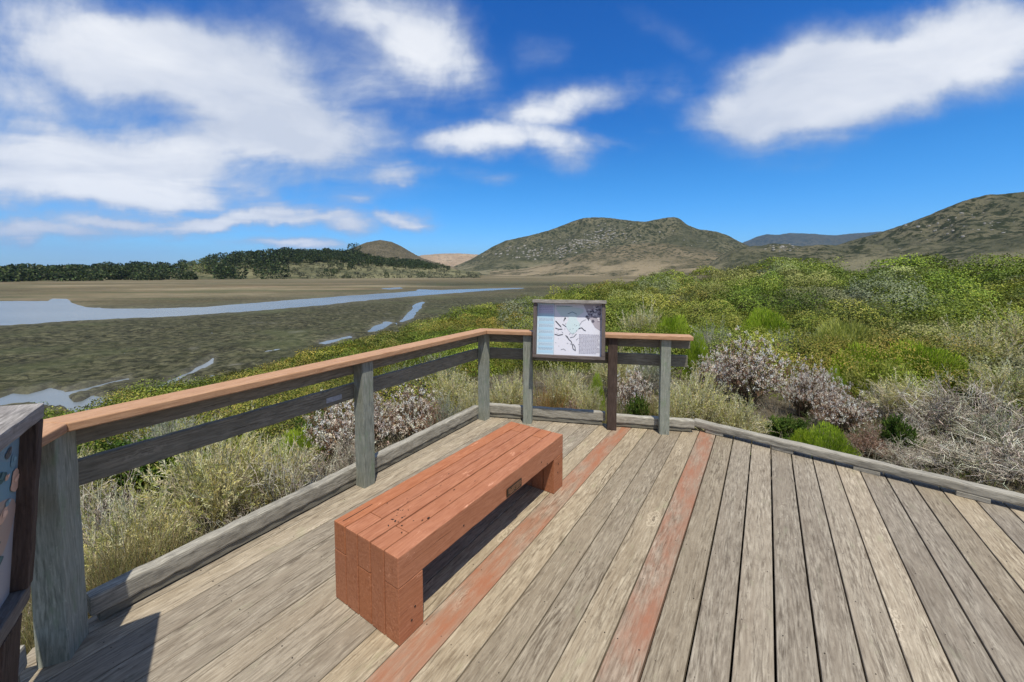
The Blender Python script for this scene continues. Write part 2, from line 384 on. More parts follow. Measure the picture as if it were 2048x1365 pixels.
# kerb timbers (raised on blocks)
def kerb(name,p0,p1,z0,z1,th,label,seed,chew=.012,wavy=.003,blocks=5):
    c=(p0+p1)/2; e=empty(name,(p0.x,p0.y,0)); tag(e,label,'kerb timber','kerb timbers round the deck edge')
    q0,q1=p0.copy(),p1.copy(); q0.z=q1.z=(z0+z1)/2
    random.seed(seed); board('timber',q0,q1,th,z1-z0,M['kerb'],e,bev=.012,wob=.0025,wavy=wavy,chew=chew)
    L=(p1-p0).length; d=(p1-p0).normalized()
    if blocks<10: a=p0.copy(); b=p1.copy(); a.z=b.z=(z0+.006)/2; board('lower_board',a+d*.03,b-d*.03,th*.78,z0-.012,M['rail'],e,bev=.003)
    for i in range(blocks if blocks>=10 else 0):
        s=.12+(L-.4)*i/max(1,blocks-1); a=p0+d*s; b=a+d*.16; a.z=b.z=(z0+.001)/2
        board('block',a,b,th*.9,z0-.001,M['kerb'],e,bev=.004)
    return e
kerb('kerb_timber',A+rail_dir*.09+out_left*.075,B+out_left*.075-rail_dir*.02,.05,.145,.07,'long grey timber kerb at the foot of the left railing',1)
kerb('kerb_timber',B+out_back*.085+back_dir*.02,b2_+out_back*.085-back_dir*.06,.05,.145,.07,'dark timber kerb below the map sign at the deck end',2,blocks=3)
kerb('kerb_timber',b2_+out_back*.085+back_dir*.0,b3+out_back*.085+back_dir*.30,.045,.125,.07,'short timber kerb with rounded end by the last railing post',3,blocks=2)
kerb('kerb_timber',K0+out_right*.0-kerb_dir*.05,KE,.035,.10,.085,'bleached cracked timber kerb along the right edge of the deck',4,chew=.02,wavy=.012,blocks=12)
kerb('kerb_timber',A+out_next*.09+next_dir*.1,A+out_next*.09+next_dir*5,.05,.145,.07,'timber kerb behind the near sign at bottom left',5,blocks=6)
# ------------------------------------------------------------------ bench
q=P(799,1296); qf=P(1124,974)
bd=(qf-q).normalized(); bw=Vector((bd.y,-bd.x,0)); BL=1.545; BH=.393
bmw=frame_mat(q,q+bd)
bench=empty('wooden_bench',q,math.atan2(bd.y,bd.x)-math.pi/2); tag(bench,'low red painted timber bench of heavy laminated beams standing on the deck','bench')
bt=.0945
rb1=random.Random(5)
seat=[];
for i in range(5):
    x1=-i*bt-.0032; x0=-(i+1)*bt+.0032
    y0=0 if i%2==0 else 0; ee=.1425 if i in (1,3) else 0; seat.append((x0,x1,ee+rb1.uniform(0,.002),BL-ee-rb1.uniform(0,.002),BH-.137-(0 if i in (0,) else rb1.uniform(0,.02)),BH+rb1.uniform(-.001,.0015)))
link('seat',boxes_mesh('seat',seat,M['bench'],.0045,wob=.0008,seed=3,chew=.0),bench)
for s,(y0,y1) in enumerate(((0.001,.142),(BL-.142,BL-.001))):
    bx=[]
    for i in range(5):
        x1=-i*bt-.003; x0=-(i+1)*bt+.003
        bx.append((x0,x1,y0+rb1.uniform(0,.0015),y1-rb1.uniform(0,.001),.001,(BH+rb1.uniform(-.001,.001)) if i in (1,3) else seat[i][4]-.0015))
    link('leg',boxes_mesh('leg',bx,M['bench'],.0035,wob=0,seed=s+9),bench)
# finger-joint grooves and gouges on the top
bm=bmesh.new()
def groove(x0,x1,y0,y1,z): bmesh.ops.create_cube(bm,size=1,matrix=Matrix.Translation(((x0+x1)/2,(y0+y1)/2,z))@Matrix.Diagonal((abs(x1-x0),abs(y1-y0),.0022,1)))
groove(-4.5*bt-.0012,-4.5*bt+.0012,.02,.19,BH+.0006)
for k in range(22):
    x=-.24+random.gauss(0,.055); y=.2+random.gauss(0,.075)
    bmesh.ops.create_icosphere(bm,subdivisions=1,radius=1,matrix=Matrix.Translation((x,y,BH+.0008))@Matrix.Rotation(random.random()*3,4,'Z')@Matrix.Diagonal((random.uniform(.0015,.006),random.uniform(.002,.012),.0012,1)))
for k in range(10):
    x=-.22+random.gauss(0,.08); y=.48+random.gauss(0,.12)
    bmesh.ops.create_icosphere(bm,subdivisions=1,radius=1,matrix=Matrix.Translation((x,y,BH+.0008))@Matrix.Diagonal((random.uniform(.001,.004),random.uniform(.002,.01),.001,1)))
for (y,z) in ((.42,.31),(1.22,.315),(.09,.12),(.07,.07),(1.47,.2),(1.46,.14),(1.3,.27)):
    bmesh.ops.create_icosphere(bm,subdivisions=1,radius=1,matrix=Matrix.Translation((-.0005,y,z))@Matrix.Diagonal((.0015,.006,.005,1)))
for f in bm.faces: f.smooth=True
me=bpy.data.meshes.new('gouge'); bm.to_mesh(me); bm.free(); me.materials.append(M['hole']); o=link('gouge_marks',me,bench); o.name='gouge'; o['kind']='stuff'
# plaque on the front beam
pl=link('plaque',boxes_mesh('plaque',[(.0005,.006,.80,.96,.272,.322)],M['plaque'],.002,wob=0),bench)
bm=bmesh.new()
for r_,z in enumerate((.312,.303,.294,.285)):
    y=.812
    while y<.948:
        w=random.uniform(.004,.013)
        if random.random()<.85: bmesh.ops.create_cube(bm,size=1,matrix=Matrix.Translation((.0068,y+w/2,z))@Matrix.Diagonal((.0016,w,.005,1)))
        y+=w+.003
me=bpy.data.meshes.new('raised_lettering'); bm.to_mesh(me); bm.free(); me.materials.append(M['plaqueletters']); link('raised_lettering',me,pl)
# ------------------------------------------------------------------ signs
def quadgeo(): return {'V':[], 'Q':[], 'C':[]}
def addpoly(g,pts,c,z):           # fan a convex outline (x,y) into quads at layer z
    n=len(pts); cx_=sum(p[0] for p in pts)/n; cy_=sum(p[1] for p in pts)/n
    for i in range(n):
        a,b=pts[i],pts[(i+1)%n]; k=len(g['V']); m_=((a[0]+b[0])/2,(a[1]+b[1])/2)
        g['V']+=[(cx_,cy_,z),(a[0],a[1],z),(m_[0],m_[1],z),(b[0],b[1],z)]; g['Q'].append((k,k+1,k+2,k+3)); g['C']+=[c]*4
def rect(g,x0,y0,x1,y1,c,z): 
    k=len(g['V']); g['V']+=[(x0,y0,z),(x1,y0,z),(x1,y1,z),(x0,y1,z)]; g['Q'].append((k,k+1,k+2,k+3)); g['C']+=[c]*4
def blobp(x,y,rx,ry,r,n=14,a=.25):
    ph=r.random()*6; return [(x+rx*math.cos(t)*(1+a*math.sin(3*t+ph)),y+ry*math.sin(t)*(1+a*math.cos(2*t+ph))) for t in [2*math.pi*i/n for i in range(n)]]
def stroke(g,pts,w,c,z):
    for (x0,y0),(x1,y1) in zip(pts[:-1],pts[1:]):
        dx,dy=x1-x0,y1-y0; l=math.hypot(dx,dy) or 1; nx,ny=-dy/l*w/2,dx/l*w/2; k=len(g['V'])
        g['V']+=[(x0-nx,y0-ny,z),(x1-nx,y1-ny,z),(x1+nx,y1+ny,z),(x0+nx,y0+ny,z)]; g['Q'].append((k,k+1,k+2,k+3)); g['C']+=[c]*4
def textlines(g,x0,y0,x1,y1,n,c,z,r,th=.35):
    for i in range(n):
        y=y1-(i+.5)*(y1-y0)/n; h=(y1-y0)/n*th; x=x0; xe=x1-(r.random()*.3*(x1-x0) if i%5==4 else 0)
        while x<xe:
            w=r.uniform(.006,.02); rect(g,x,y-h/2,min(x+w,xe),y+h/2,c,z); x+=w+.004
# map sign on the railing; local X right, Y up, Z towards viewer
sx0,sx1=PD(1066,600,4).x,PD(1213,600,4).x
Yd=b1.y-.17
tl=PD(1066,601,Yd); br=PD(1214,716,Yd)
br=PD(1066,714.5,Yd); q_=(1213-PX)/F*1.0; Wd=(q_*(Yd-.02)-tl.x)/(math.cos(rb)-q_*math.sin(rb)); Hd=(tl.z-br.z)*1.01
face=back_dir.copy()
sign=empty('map_sign',(tl.x,Yd,br.z)); sign.rotation_euler=(math.radians(90-7),0,rb); tag(sign,'framed interpretive map panel mounted on the far railing','sign')
fr=.035; fd=.07
def fboard(nm,x0,x1,y0,y1,mat,z0=-fd/2,z1=fd/2,par=None,vertical=False):
    L=(y1-y0) if vertical else (x1-x0)
    if vertical: me=boxes_mesh(nm,[(-(x1-x0)/2,(x1-x0)/2,0,L,z0,z1)],mat,.004,wob=.0006,seed=random.randint(0,999)); m=Matrix.Translation(((x0+x1)/2,y0,0))
    else: me=boxes_mesh(nm,[(-(y1-y0)/2,(y1-y0)/2,0,L,z0,z1)],mat,.004,wob=.0006,seed=random.randint(0,999)); m=Matrix.Translation((x0,(y0+y1)/2,0))@Matrix.Rotation(-math.pi/2,4,'Z')
    o=link(nm,me,par or sign); o.matrix_local=m; return o
fboard('frame_top',-.008,Wd+.008,Hd-fr,Hd,M['frametop'],-fd/2-.01,fd/2+.02)
fboard('frame_bottom',0,Wd,0,fr*.9,M['frame'])
fboard('frame_side',0,fr,fr*.9+.001,Hd-fr-.001,M['frame'],vertical=True); fboard('frame_side',Wd-fr,Wd,fr*.9+.001,Hd-fr-.001,M['frame'],vertical=True)
fboard('backing_board',fr*.5,Wd-fr*.5,fr*.5,Hd-fr*.5,M['frame'],-fd/2-.014,-fd/2-.002)
g=quadgeo(); r=random.Random(21); X0,X1,Y0,Y1=fr,Wd-fr,fr*.9,Hd-fr; w_,h_=X1-X0,Y1-Y0
def gx(u): return X0+u*w_
def gy(v): return Y0+v*h_
z=0; 
rect(g,gx(0),gy(0),gx(1),gy(1),(.72,.72,.78),z)
rect(g,gx(.0),gy(0),gx(.27),gy(1),(.55,.70,.80),z+.0012)
rect(g,gx(.02),gy(.80),gx(.26),gy(.97),(.60,.58,.74),z+.0018)
for yy in (.72,.60,.48,.36,.24,.12,.03):
    rect(g,gx(.015),gy(yy),gx(.26),gy(yy+.05),(.42,.62,.76),z+.0018); textlines(g,gx(.03),gy(yy+.055),gx(.25),gy(yy+.11),3,(.35,.42,.52),z+.0024,r)
textlines(g,gx(.03),gy(.83),gx(.25),gy(.96),4,(.35,.36,.5),z+.0024,r,.4)
addpoly(g,blobp(gx(.50),gy(.84),w_*.20,h_*.13,r),(.58,.68,.68),z+.0012)
addpoly(g,blobp(gx(.56),gy(.62),w_*.10,h_*.17,r),(.60,.72,.74),z+.0018)
addpoly(g,[(gx(.72),gy(.99)),(gx(.99),gy(.99)),(gx(.99),gy(.48)),(gx(.90),gy(.55)),(gx(.82),gy(.72))],(.42,.38,.42),z+.0012)
for k in range(46):
    u=r.uniform(.76,.98); v=r.uniform(.66,.97); addpoly(g,blobp(gx(u),gy(v),r.uniform(.005,.017),r.uniform(.004,.014),r,8),r.choice([(.12,.11,.14),(.65,.62,.66),(.25,.2,.25)]),z+.0018+.0001*(k%6))
def squig(pts,w=.005,c=(.04,.045,.05)): stroke(g,[(gx(a),gy(b)) for a,b in pts],w,c,z+.003)
squig([(.27,0),(.27,1)],.003,(.4,.45,.5))
squig([(.29,.66),(.33,.61),(.36,.57),(.38,.55)],.008); squig([(.42,.66),(.44,.73),(.45,.70)],.008); squig([(.29,.52),(.34,.50),(.40,.50)],.006)
squig([(.28,.40),(.34,.38),(.41,.40)],.006); squig([(.48,.80),(.55,.84),(.62,.80)],.005,(.1,.2,.25)); squig([(.45,.38),(.48,.36),(.5,.31),(.54,.27),(.56,.20),(.57,.13),(.60,.10)],.006)
squig([(.57,.22),(.60,.17),(.61,.09)],.005); squig([(.65,.52),(.70,.54),(.73,.50),(.76,.48)],.006); squig([(.52,.34),(.58,.36),(.62,.42)],.004)
squig([(.38,.10),(.42,.12),(.46,.09)],.003); squig([(.40,.60),(.46,.55)],.005); squig([(.66,.58),(.70,.66),(.76,.70)],.003,(.2,.2,.22))
for k in range(26):
    u=r.uniform(.29,.66); v=r.uniform(.1,.62); stroke(g,[(gx(u),gy(v)),(gx(u+r.uniform(-.03,.03)),gy(v+r.uniform(-.03,.03)))],.003,(.12,.13,.15),z+.0026)
textlines(g,gx(.66),gy(.04),gx(.97),gy(.42),15,(.38,.36,.42),z+.0024,r,.4)
textlines(g,gx(.30),gy(.93),gx(.55),gy(.965),1,(.3,.4,.42),z+.0024,r,.5)
V=np.array(g['V']); pme=npmesh('panel',V,g['Q'],M['print'],np.array(g['C'])); o=link('panel',pme,sign); o.location=(0,0,-.02)
# near sign at the left, edge-on
ED=P(88,1180,.55); ey=1.25
e_t=PD(100,806,1.27)
nsd=Vector((.59,-.81,0)).normalized(); nrm=Vector((.81,.59,0)).normalized()
TLT=math.radians(5); s2=empty('wildlife_sign',(e_t.x-.09-.81*1.18*math.sin(TLT),e_t.y-.59*1.18*math.sin(TLT),.0)); s2.rotation_euler=(TLT,0,math.atan2(-nsd.y,-nsd.x)); tag(s2,'large weathered framed sea life panel seen nearly edge on at the left edge','sign')
# local: +X = far end direction (-nsd), -Y... ; build with frame: X along panel (0 at far end, negative toward camera), Z up, Y = normal side
L_=.95; zt2=e_t.z; zb=.515
nl=Matrix.Rotation(-math.atan2(-nsd.y,-nsd.x),4,'Z')@nrm; sg=1 if nl.y>0 else -1
def sb(nm,x0,x1,z0,z1,y0,y1,mat,vertical=False,chew=0):
    if vertical: me=boxes_mesh(nm,[(x0,x1,z0,z1,-y1,-y0)],mat,.005,wob=.0008,seed=random.randint(0,99)); m=Matrix.Rotation(math.pi/2,4,'X')
    else: me=boxes_mesh(nm,[(y0,y1,-x1,-x0,z0,z1)],mat,.007,wob=.0012,seed=random.randint(0,99),chew=chew); m=Matrix.Rotation(math.pi/2,4,'Z'); 
    o=link(nm,me,s2); o.matrix_local=m; return o
# rotation by +90deg about Z maps local y->-x, x->y
sb('frame_top',-L_,.0,zt2-.05,zt2,-.05,.25,M['frametop'],chew=.01)
sb('frame_bottom',-L_,.0,zb,zb+.06,-.045,.065,M['frame2'])
sb('frame_side',-.045,-.002,zb+.061,zt2-.051,-.05,.05,M['brown'],True); sb('frame_side',-L_+.002,-L_+.045,zb+.061,zt2-.051,-.05,.05,M['brown'],True)
sb('leg',-.20,-.06,-.3,zb-.001,-.045,.045,M['brown'],True); sb('leg',-L_+.06,-L_+.2,-.3,zb-.001,-.045,.045,M['brown'],True)
g=quadgeo(); r=random.Random(4); PW,PH=L_-.09,zt2-zb-.11
rect(g,0,0,PW,PH,(.36,.36,.37),0); rect(g,PW*.45,PH*.45,PW,PH,(.20,.31,.37),.0005); addpoly(g,blobp(PW*.72,PH*.72,.2,.12,r,24,.12),(.17,.31,.38),.0009)
addpoly(g,blobp(PW*.85,PH*.48,.12,.10,r,24,.12),(.42,.32,.26),.0013)
for k in range(60):
    c=r.choice([(.05,.12,.13),(.30,.14,.09),(.10,.25,.30),(.65,.42,.30),(.12,.12,.12),(.2,.33,.38)])
    u=r.uniform(.25,.98); v=r.uniform(.05,.95); s_=r.uniform(.012,.04); addpoly(g,blobp(PW*u,PH*v,s_,s_*r.uniform(.4,.9),r,18,.22),c,.0022+.00002*k)
    addpoly(g,blobp(PW*u+.005,PH*v+.004,s_*.45,s_*.25,r,12,.3),tuple(min(1,x*1.3+.02) for x in c),.0036+.00002*k)
pn_=npmesh('panel',np.array(g['V']),g['Q'],M['print'],np.array(g['C'])); o=link('panel',pn_,s2)
o.matrix_local=Matrix.Translation((-L_+.045,.01*sg,zb+.058))@Matrix.Rotation(math.pi/2,4,'X')@(Matrix.Identity(4) if sg<0 else Matrix.Diagonal((1,1,-1,1)))
# ------------------------------------------------------------------ near terrain
sil=[(110,820,4.8,.55),(350,770,6.2,.55),(560,722,8.2,.55),(700,690,10.5,.6),(860,640,14,.7),(1000,603,22,.9),(1150,585,30,1.1),(1250,560,36,1.2),(1300,545,39,1.2),(1400,528,41,1.2),(1500,520,42,1.2),(1800,520,42,1.2),(2048,508,40,1.2)]
ctrl=[]; edge=[]
for px,py,Y,hb in sil:
    p=PD(px,py,Y); ctrl.append((p.x,p.y,p.z-hb)); edge.append((p.x,p.y))
ctrl+=[(-2.6,2.6,-.42),(-2.2,3.4,-.42),(-1.2,5.2,-.42),(0,6,-.4),(2,5.3,-.38),(3.2,4,-.38),(4.5,2.2,-.38),(6,1,-.35),(8,-2,-.3),(-3.2,1.5,-.45),(-2,-1,-.4),(0,-4,-.3),(4,-5,-.2),(0,0,-.4),(3,9,-.35),(8,9,-.2),(14,14,.2),(8,20,-.1),(20,24,.9),(3,18,-.6),(14,6,0),(20,0,.4),(30,10,1.0),(0,10,-.55),(12,33,.3),(60,10,2.5),(60,-40,2)]
ctrl=np.array(ctrl)
edge=[(-14,-60),(-9,-12),(-7.2,1.5)]+edge+[(75,30),(120,0),(130,-60)]
shelf=edge
def g0(x,y):
    x=np.asarray(x,float); y=np.asarray(y,float); w=0; s=0
    for cxx,cyy,cz in ctrl:
        d=((x-cxx)**2+(y-cyy)**2+.15)**1.5; s=s+cz/d; w=w+1/d
    return s/w
def near_ground(x,y):
    x=np.asarray(x,float); y=np.asarray(y,float)
    z=g0(x,y); ins=inpoly(x,y,shelf); d=polydist(x,y,edge)
    z=z+np.where(ins,(fbm(x*.35,y*.35,o=3,s=5)-.5)*.35*np.clip(np.hypot(x-.5,y-2.5)/14,0,1),0)
    dz=np.where(ins,0,np.where(d<1.5,.17*d*d,.3825+.5*(d-1.5)))
    return z-dz,ins,d
wm=[[( -400,596),(0,603),(95,603),(104,598),(135,599),(142,607),(175,615),(220,618),(300,618.5),(420,614),(560,603),(700,592),(800,585.5),(835,582.5),(838,579.5),(880,581),(1000,577.3),(1045,576.6),(1045,577.2),(1000,579.6),(960,582),(840,591.5),(740,600),(640,611),(560,617.5),(480,624),(400,630),(350,633),(300,635),(235,636.5),(180,640),(120,643),(60,647),(0,650),(-400,672)],
 [(738,662),(748,653),(772,645),(783,645),(770,655),(748,663)],[(802,643),(812,630),(826,616),(832,607),(846,604),(845,613),(832,624),(826,636),(808,643)],
 [(-80,812),(0,800),(25,789),(55,792),(100,778),(128,786),(150,806),(165,803),(185,792),(215,796),(235,803),(260,800),(320,772),(380,745),(428,716),(425,726),(370,752),(310,783),(262,812),(215,818),(190,822),(155,826),(120,812),(60,806),(0,815),(-80,830)],
 [(120,790),(200,772),(260,758),(262,761),(200,777),(140,792)],[(640,686),(700,672),(704,674),(650,688)],[(765,577.5),(800,575.5),(805,577),(775,579)]]
def to_px(x,y,z):
    vy=y*cp-(z-H)*sp; vz=y*sp+(z-H)*cp; vy=np.maximum(vy,.01)
    return PX+F*x/vy, PY-F*vz/vy
# polar sheet
az=np.unique(np.concatenate([np.arange(-180,-58,2.0),np.arange(-58,58,.17),np.arange(58,180.1,2.0)])); az[-1]=180
rad=[.25]
while rad[-1]<26000: rad.append(rad[-1]*(1.012 if 24<rad[-1]<130 else 1.022 if rad[-1]<1200 else 1.10))
rad=np.array(rad); AZ,RR=np.meshgrid(np.radians(az),rad); X=RR*np.sin(AZ); Y=RR*np.cos(AZ)
zg,ins,ed=near_ground(X,Y)
px_,py_=to_px(X,Y,np.full_like(X,MARSH))
wx=px_+(fbm(X*.13,Y*.13,o=3,s=2)-.5)*10; wy=py_+(fbm(X*.11+9,Y*.11,o=3,s=3)-.5)*np.clip((py_-575)*.06,0,7)
sd_=np.full(X.shape,-99.0); msk=(Y>12)&(RR<900)&(ins==False); ax_,ay_=wx[msk],wy[msk]; bst=np.full(ax_.shape,-99.0)
for pl_ in wm:
    dd_=polydist(ax_,ay_,list(pl_)+[pl_[0]]); bst=np.maximum(bst,np.where(inpoly(ax_,ay_,pl_),dd_,-dd_))
sd_[msk]=bst
hum=(fbm(X*.55,Y*.55,o=5,s=31)-.5)
creek=np.abs(fbm(X*.045+3,Y*.03,o=4,s=44)-.5)
marsh=MARSH+.22+hum*.85*np.clip(1-RR/220,0.1,1)-np.where(creek<.010,(0.010-creek)/.010*.22,0)*np.clip(1-RR/300,0,1)
wk=np.clip((sd_+3.0)/6.0,0,1); marsh=marsh*(1-wk)+(MARSH-.30)*wk
Z=np.maximum(zg,marsh); isn=(zg>marsh)
Z=np.where(RR>3000,np.minimum(Z,MARSH-.0)-(RR-3000)*.0006,Z)
n0,n1=X.shape; idx=np.arange(n0*n1).reshape(n0,n1)
Q=np.stack([idx[:-1,:-1],idx[:-1,1:],idx[1:,1:],idx[1:,:-1]],-1).reshape(-1,4)
# surface kinds: R scrub soil, G tan flats, B pale mud
tan=np.clip((fbm(X*.006,Y*.011,o=4,s=61)-.40)*3.0,0,1)*np.clip((RR-130)/160,0,1)
tan=np.maximum(tan,np.clip((RR-330)/200,0,1)*.75*(.5+.5*fbm(X*.01,Y*.02,o=3,s=7)))
farband=np.clip(fbm(X*.004+5,Y*.02,o=4,s=63),0,1)
wm_d=np.zeros_like(X)
mud=np.clip((fbm(X*.16,Y*.16,o=4,s=71)-.77)*8,0,.8)*np.clip(1-RR/160,0,1)
col=np.zeros((n0*n1,3)); col[:,0]=isn.ravel(); col[:,1]=tan.ravel(); col[:,2]=np.maximum(mud,np.clip(1-np.abs(sd_+1)/9,0,1)*.25*np.clip(1-RR/260,.25,1)).ravel()
m,t=newmat('ground_surface')
cc=t.n('ShaderNodeSeparateColor',{0:t.n('ShaderNodeAttribute',attribute_name='Col').outputs['Color']})
g_=t.n('ShaderNodeNewGeometry').outputs['Position']
fine=t.noise(g_,.9,6,.65); mid=t.noise(g_,.12,5,.6); big=t.noise(t.mapv(g_,sc=(.006,.022,.02)),1.0,5,.6); lit=t.noise(g_,9,5,.7)
mz=t.mix(t.mr(fine,.41,.59),(.022,.024,.012),(.125,.118,.066)); mz=t.mix(t.mr(mid,.38,.66,0,.6),mz,(.042,.045,.022))
mz=t.mix(t.mr(t.noise(g_,.35,5,.7,.6),.55,.68,0,.8),mz,(.022,.021,.013))
tz=t.mix(t.mr(big,.35,.65),(.17,.115,.065),(.33,.27,.17)); tz=t.mix(t.mr(mid,.4,.65,0,.5),tz,(.10,.10,.05)); tz=t.mix(t.mr(t.noise(t.mapv(g_,sc=(.004,.03,.02)),2.0,5,.6),.5,.62,0,.85),tz,(.085,.088,.042))
ch=t.math('ABSOLUTE',t.math('SUBTRACT',t.noise(g_,.16,6,.6,.5),.5)); mz=t.mix(t.mr(ch,.0,.018,.85,0),mz,(.014,.013,.010))
ch2=t.math('ABSOLUTE',t.math('SUBTRACT',t.noise(t.mapv(g_,loc=(40,9,2)),.55,6,.65,.6),.5)); mz=t.mix(t.mr(ch2,.0,.022,.7,0),mz,(.020,.018,.013))
mz=t.mix(t.mr(t.noise(g_,1.7,5,.75),.62,.74,0,.6),mz,(.21,.19,.135)); mz=t.mix(t.mr(t.noise(g_,.05,4,.6),.5,.66,0,.5),mz,(.082,.095,.042))
c=t.mix(cc.outputs[1],mz,tz); c=t.mix(cc.outputs[2],c,(.25,.235,.20))
so=t.mix(t.mr(lit,.35,.65),(.045,.032,.022),(.17,.14,.105)); so=t.mix(t.mr(fine,.4,.7,0,.5),so,(.09,.085,.04))
c=t.mix(cc.outputs[0],c,so)
finish(t,c,.95,t.math('ADD',fine,t.math('MULTIPLY',lit,.3)),.8,.25,.1)
V=np.stack([X,Y,Z],-1).reshape(-1,3)
gr=link('ground',npmesh('ground',V,Q,m,col,smooth=True)); tag(gr,kind='structure')
# water
m,t=newmat('estuary_water'); g_=t.n('ShaderNodeNewGeometry').outputs['Position']
wn=t.noise(t.mapv(g_,sc=(.8,2.5,1)),1.0,5,.6); wb=t.noise(t.mapv(g_,sc=(.01,.05,1)),1.0,4,.6)
b=finish(t,t.mix(t.mr(wb,.3,.7),(.13,.155,.165),(.185,.21,.22)),.26,wn,.25,.05,.30)
ww=link('water',npmesh('water',[(-900,12,MARSH),(900,12,MARSH),(900,900,MARSH),(-900,900,MARSH)],[(0,1,2,3)],m)); tag(ww,kind='structure')
# ------------------------------------------------------------------ hills
def hillmat(name,base,shrub,grass,rock,sz,dens=.5,rk=.0):
    m,t=newmat(name); g=t.n('ShaderNodeNewGeometry').outputs['Position']
    n1=t.noise(g,1/sz,6,.7); n2=t.noise(g,1/(sz*6),5,.6); n3=t.noise(g,1/(sz*22),4,.55)
    c=t.mix(t.mr(n2,.40,.62),base,grass); c=t.mix(t.mr(n1,.55-dens*.14,.59-dens*.1,0,.95),c,shrub); c=t.mix(t.mr(n3,.48,.60,0,.6),c,t.mix(.5,shrub,base))
    if rk: c=t.mix(t.mr(t.noise(g,1/(sz*.9),5,.75,.3),.72-rk*.06,.76-rk*.06,0,.9),c,rock)
    zz=t.n('ShaderNodeSeparateXYZ',{0:g}).outputs[2]; lo=t.math('MULTIPLY',t.mr(zz,8,62,1,0,True),t.mr(t.noise(t.mapv(g,sc=(.6,1,1)),1/90,5,.65),.46,.56,0,1)); c=t.mix(t.math('MULTIPLY',lo,.85),c,tuple(x*1.35 for x in grass))
    finish(t,c,.95,t.math('ADD',n1,n2),.9,sz*.9,.05); return m
def hill(name,pts,R,Rb,mat,back=1.6,nz=.10,freq=1/260,na=260,nr=56,base=MARSH-3,bump=1.0,seed=0,prof=1.0,label=None):
    px=np.array([p[0] for p in pts],float); py=np.array([p[1] for p in pts],float)
    azs=np.arctan((px-PX)/F); el=np.array([ray(a,b)[2]/math.hypot(*ray(a,b)[:2]) for a,b in pts])
    a=np.linspace(azs[0],azs[-1],na); e=np.interp(a,azs,el); k=np.array([.25,.5,.25]); e[1:-1]=np.convolve(e,k,'valid')
    rr=np.concatenate([np.linspace(0,1,nr),np.linspace(1,1+back,nr//2)[1:]])
    A_,T=np.meshgrid(a,rr); Rr=np.where(T<=1,Rb+(R-Rb)*T,R+(T-1)*(R-Rb)); 
    x=Rr*np.sin(A_); y=Rr*np.cos(A_)
    ridge=R*e[None,:]+H-base
    f=np.where(T<=1,np.sin(np.clip(T,0,1)*math.pi/2)**(1.25*prof),np.cos(np.clip((T-1)/back,0,1)*math.pi/2)**1.2)
    env=np.minimum(1,4*T*np.where(T>1,1,1)*(1.0))*np.where(T<1,np.clip((1-T)*3,0,1),1)
    n=(fbm(x*freq,y*freq,o=5,s=seed)-.5); rid=np.abs(fbm(x*freq*1.7,y*freq*1.7,o=4,s=seed+9)-.5)*-1+.12
    z=base+ridge*f*(1+env*(n*nz*3+rid*nz*6.5*bump))
    # never rise above the ridge silhouette
    zmax=H+Rr*e[None,:]*.985; z=np.where(z>zmax,zmax,z)
    jag=(fbm(x*freq*9,y*freq*9,o=3,s=seed+3)-.5)*R*.004; z=z+jag*np.clip(T*3,0,1)
    n0,n1=x.shape; idx=np.arange(n0*n1).reshape(n0,n1); Q=np.stack([idx[:-1,:-1],idx[1:,:-1],idx[1:,1:],idx[:-1,1:]],-1).reshape(-1,4)[:,::-1]
    o=link(name,npmesh(name,np.stack([x,y,z],-1),Q,mat,smooth=True)); tag(o,kind='structure'); return (a,rr,x,y,z)
hm=hillmat('brushy_hillside',(.105,.104,.062),(.032,.040,.020),(.165,.150,.092),(.34,.32,.28),15,.5,.35)
hm2=hillmat('brown_foothill',(.135,.118,.072),(.042,.048,.026),(.22,.18,.115),(.4,.36,.3),12,.42,.5)
hm3=hillmat('dry_grass_far_hill',(.36,.26,.17),(.22,.18,.12),(.42,.32,.22),(.4,.36,.3),30,.2)
hm4=hillmat('far_mountain',(.075,.085,.07),(.04,.055,.05),(.10,.10,.08),(.2,.2,.2),60,.4)
hm5=hillmat('brown_conical_hillside',(.12,.10,.062),(.050,.050,.030),(.16,.135,.088),(.3,.27,.2),7,.45,.2)
hm6=hillmat('grassy_wooded_slope',(.12,.12,.065),(.05,.058,.030),(.17,.16,.085),(.3,.27,.2),8,.4)
main=hill('hill',[(870,543),(900,537),(940,521),(965,506),(985,494),(1010,482),(1060,471),(1100,460),(1125,450),(1145,442),(1165,436),(1190,434),(1220,435.5),(1250,440),(1285,443),(1310,439),(1330,435),(1345,434),(1358,438),(1372,450),(1395,459),(1430,463),(1455,472),(1478,485),(1510,499),(1560,513),(1640,530)],2300,1350,hm,seed=1,nz=.12)
hill('hill',[(980,544),(1050,538),(1100,527),(1150,512),(1200,499),(1250,490),(1300,485),(1345,489),(1400,497),(1450,507),(1520,518),(1620,530),(1700,543)],1500,1050,hm2,seed=5,nz=.10)
hill('hill',[(600,540),(650,522),(690,505),(715,493),(735,485),(762,480),(785,484),(805,494),(825,506),(845,517),(880,528),(930,541)],1900,1350,hm5,seed=8,nz=.06)
hill('hill',[(780,530),(820,515),(845,511),(880,508),(920,507.5),(955,509),(1000,520),(1050,530)],4200,3000,hm3,seed=12,nz=.05,freq=1/700)
hill('mountain',[(1380,540),(1440,505),(1480,487),(1510,474),(1530,469),(1552,470),(1575,466.5),(1605,467),(1640,469.5),(1670,470),(1700,467),(1735,465),(1770,463),(1850,470),(2000,500)],9500,7000,hm4,seed=14,nz=.08,freq=1/1500)
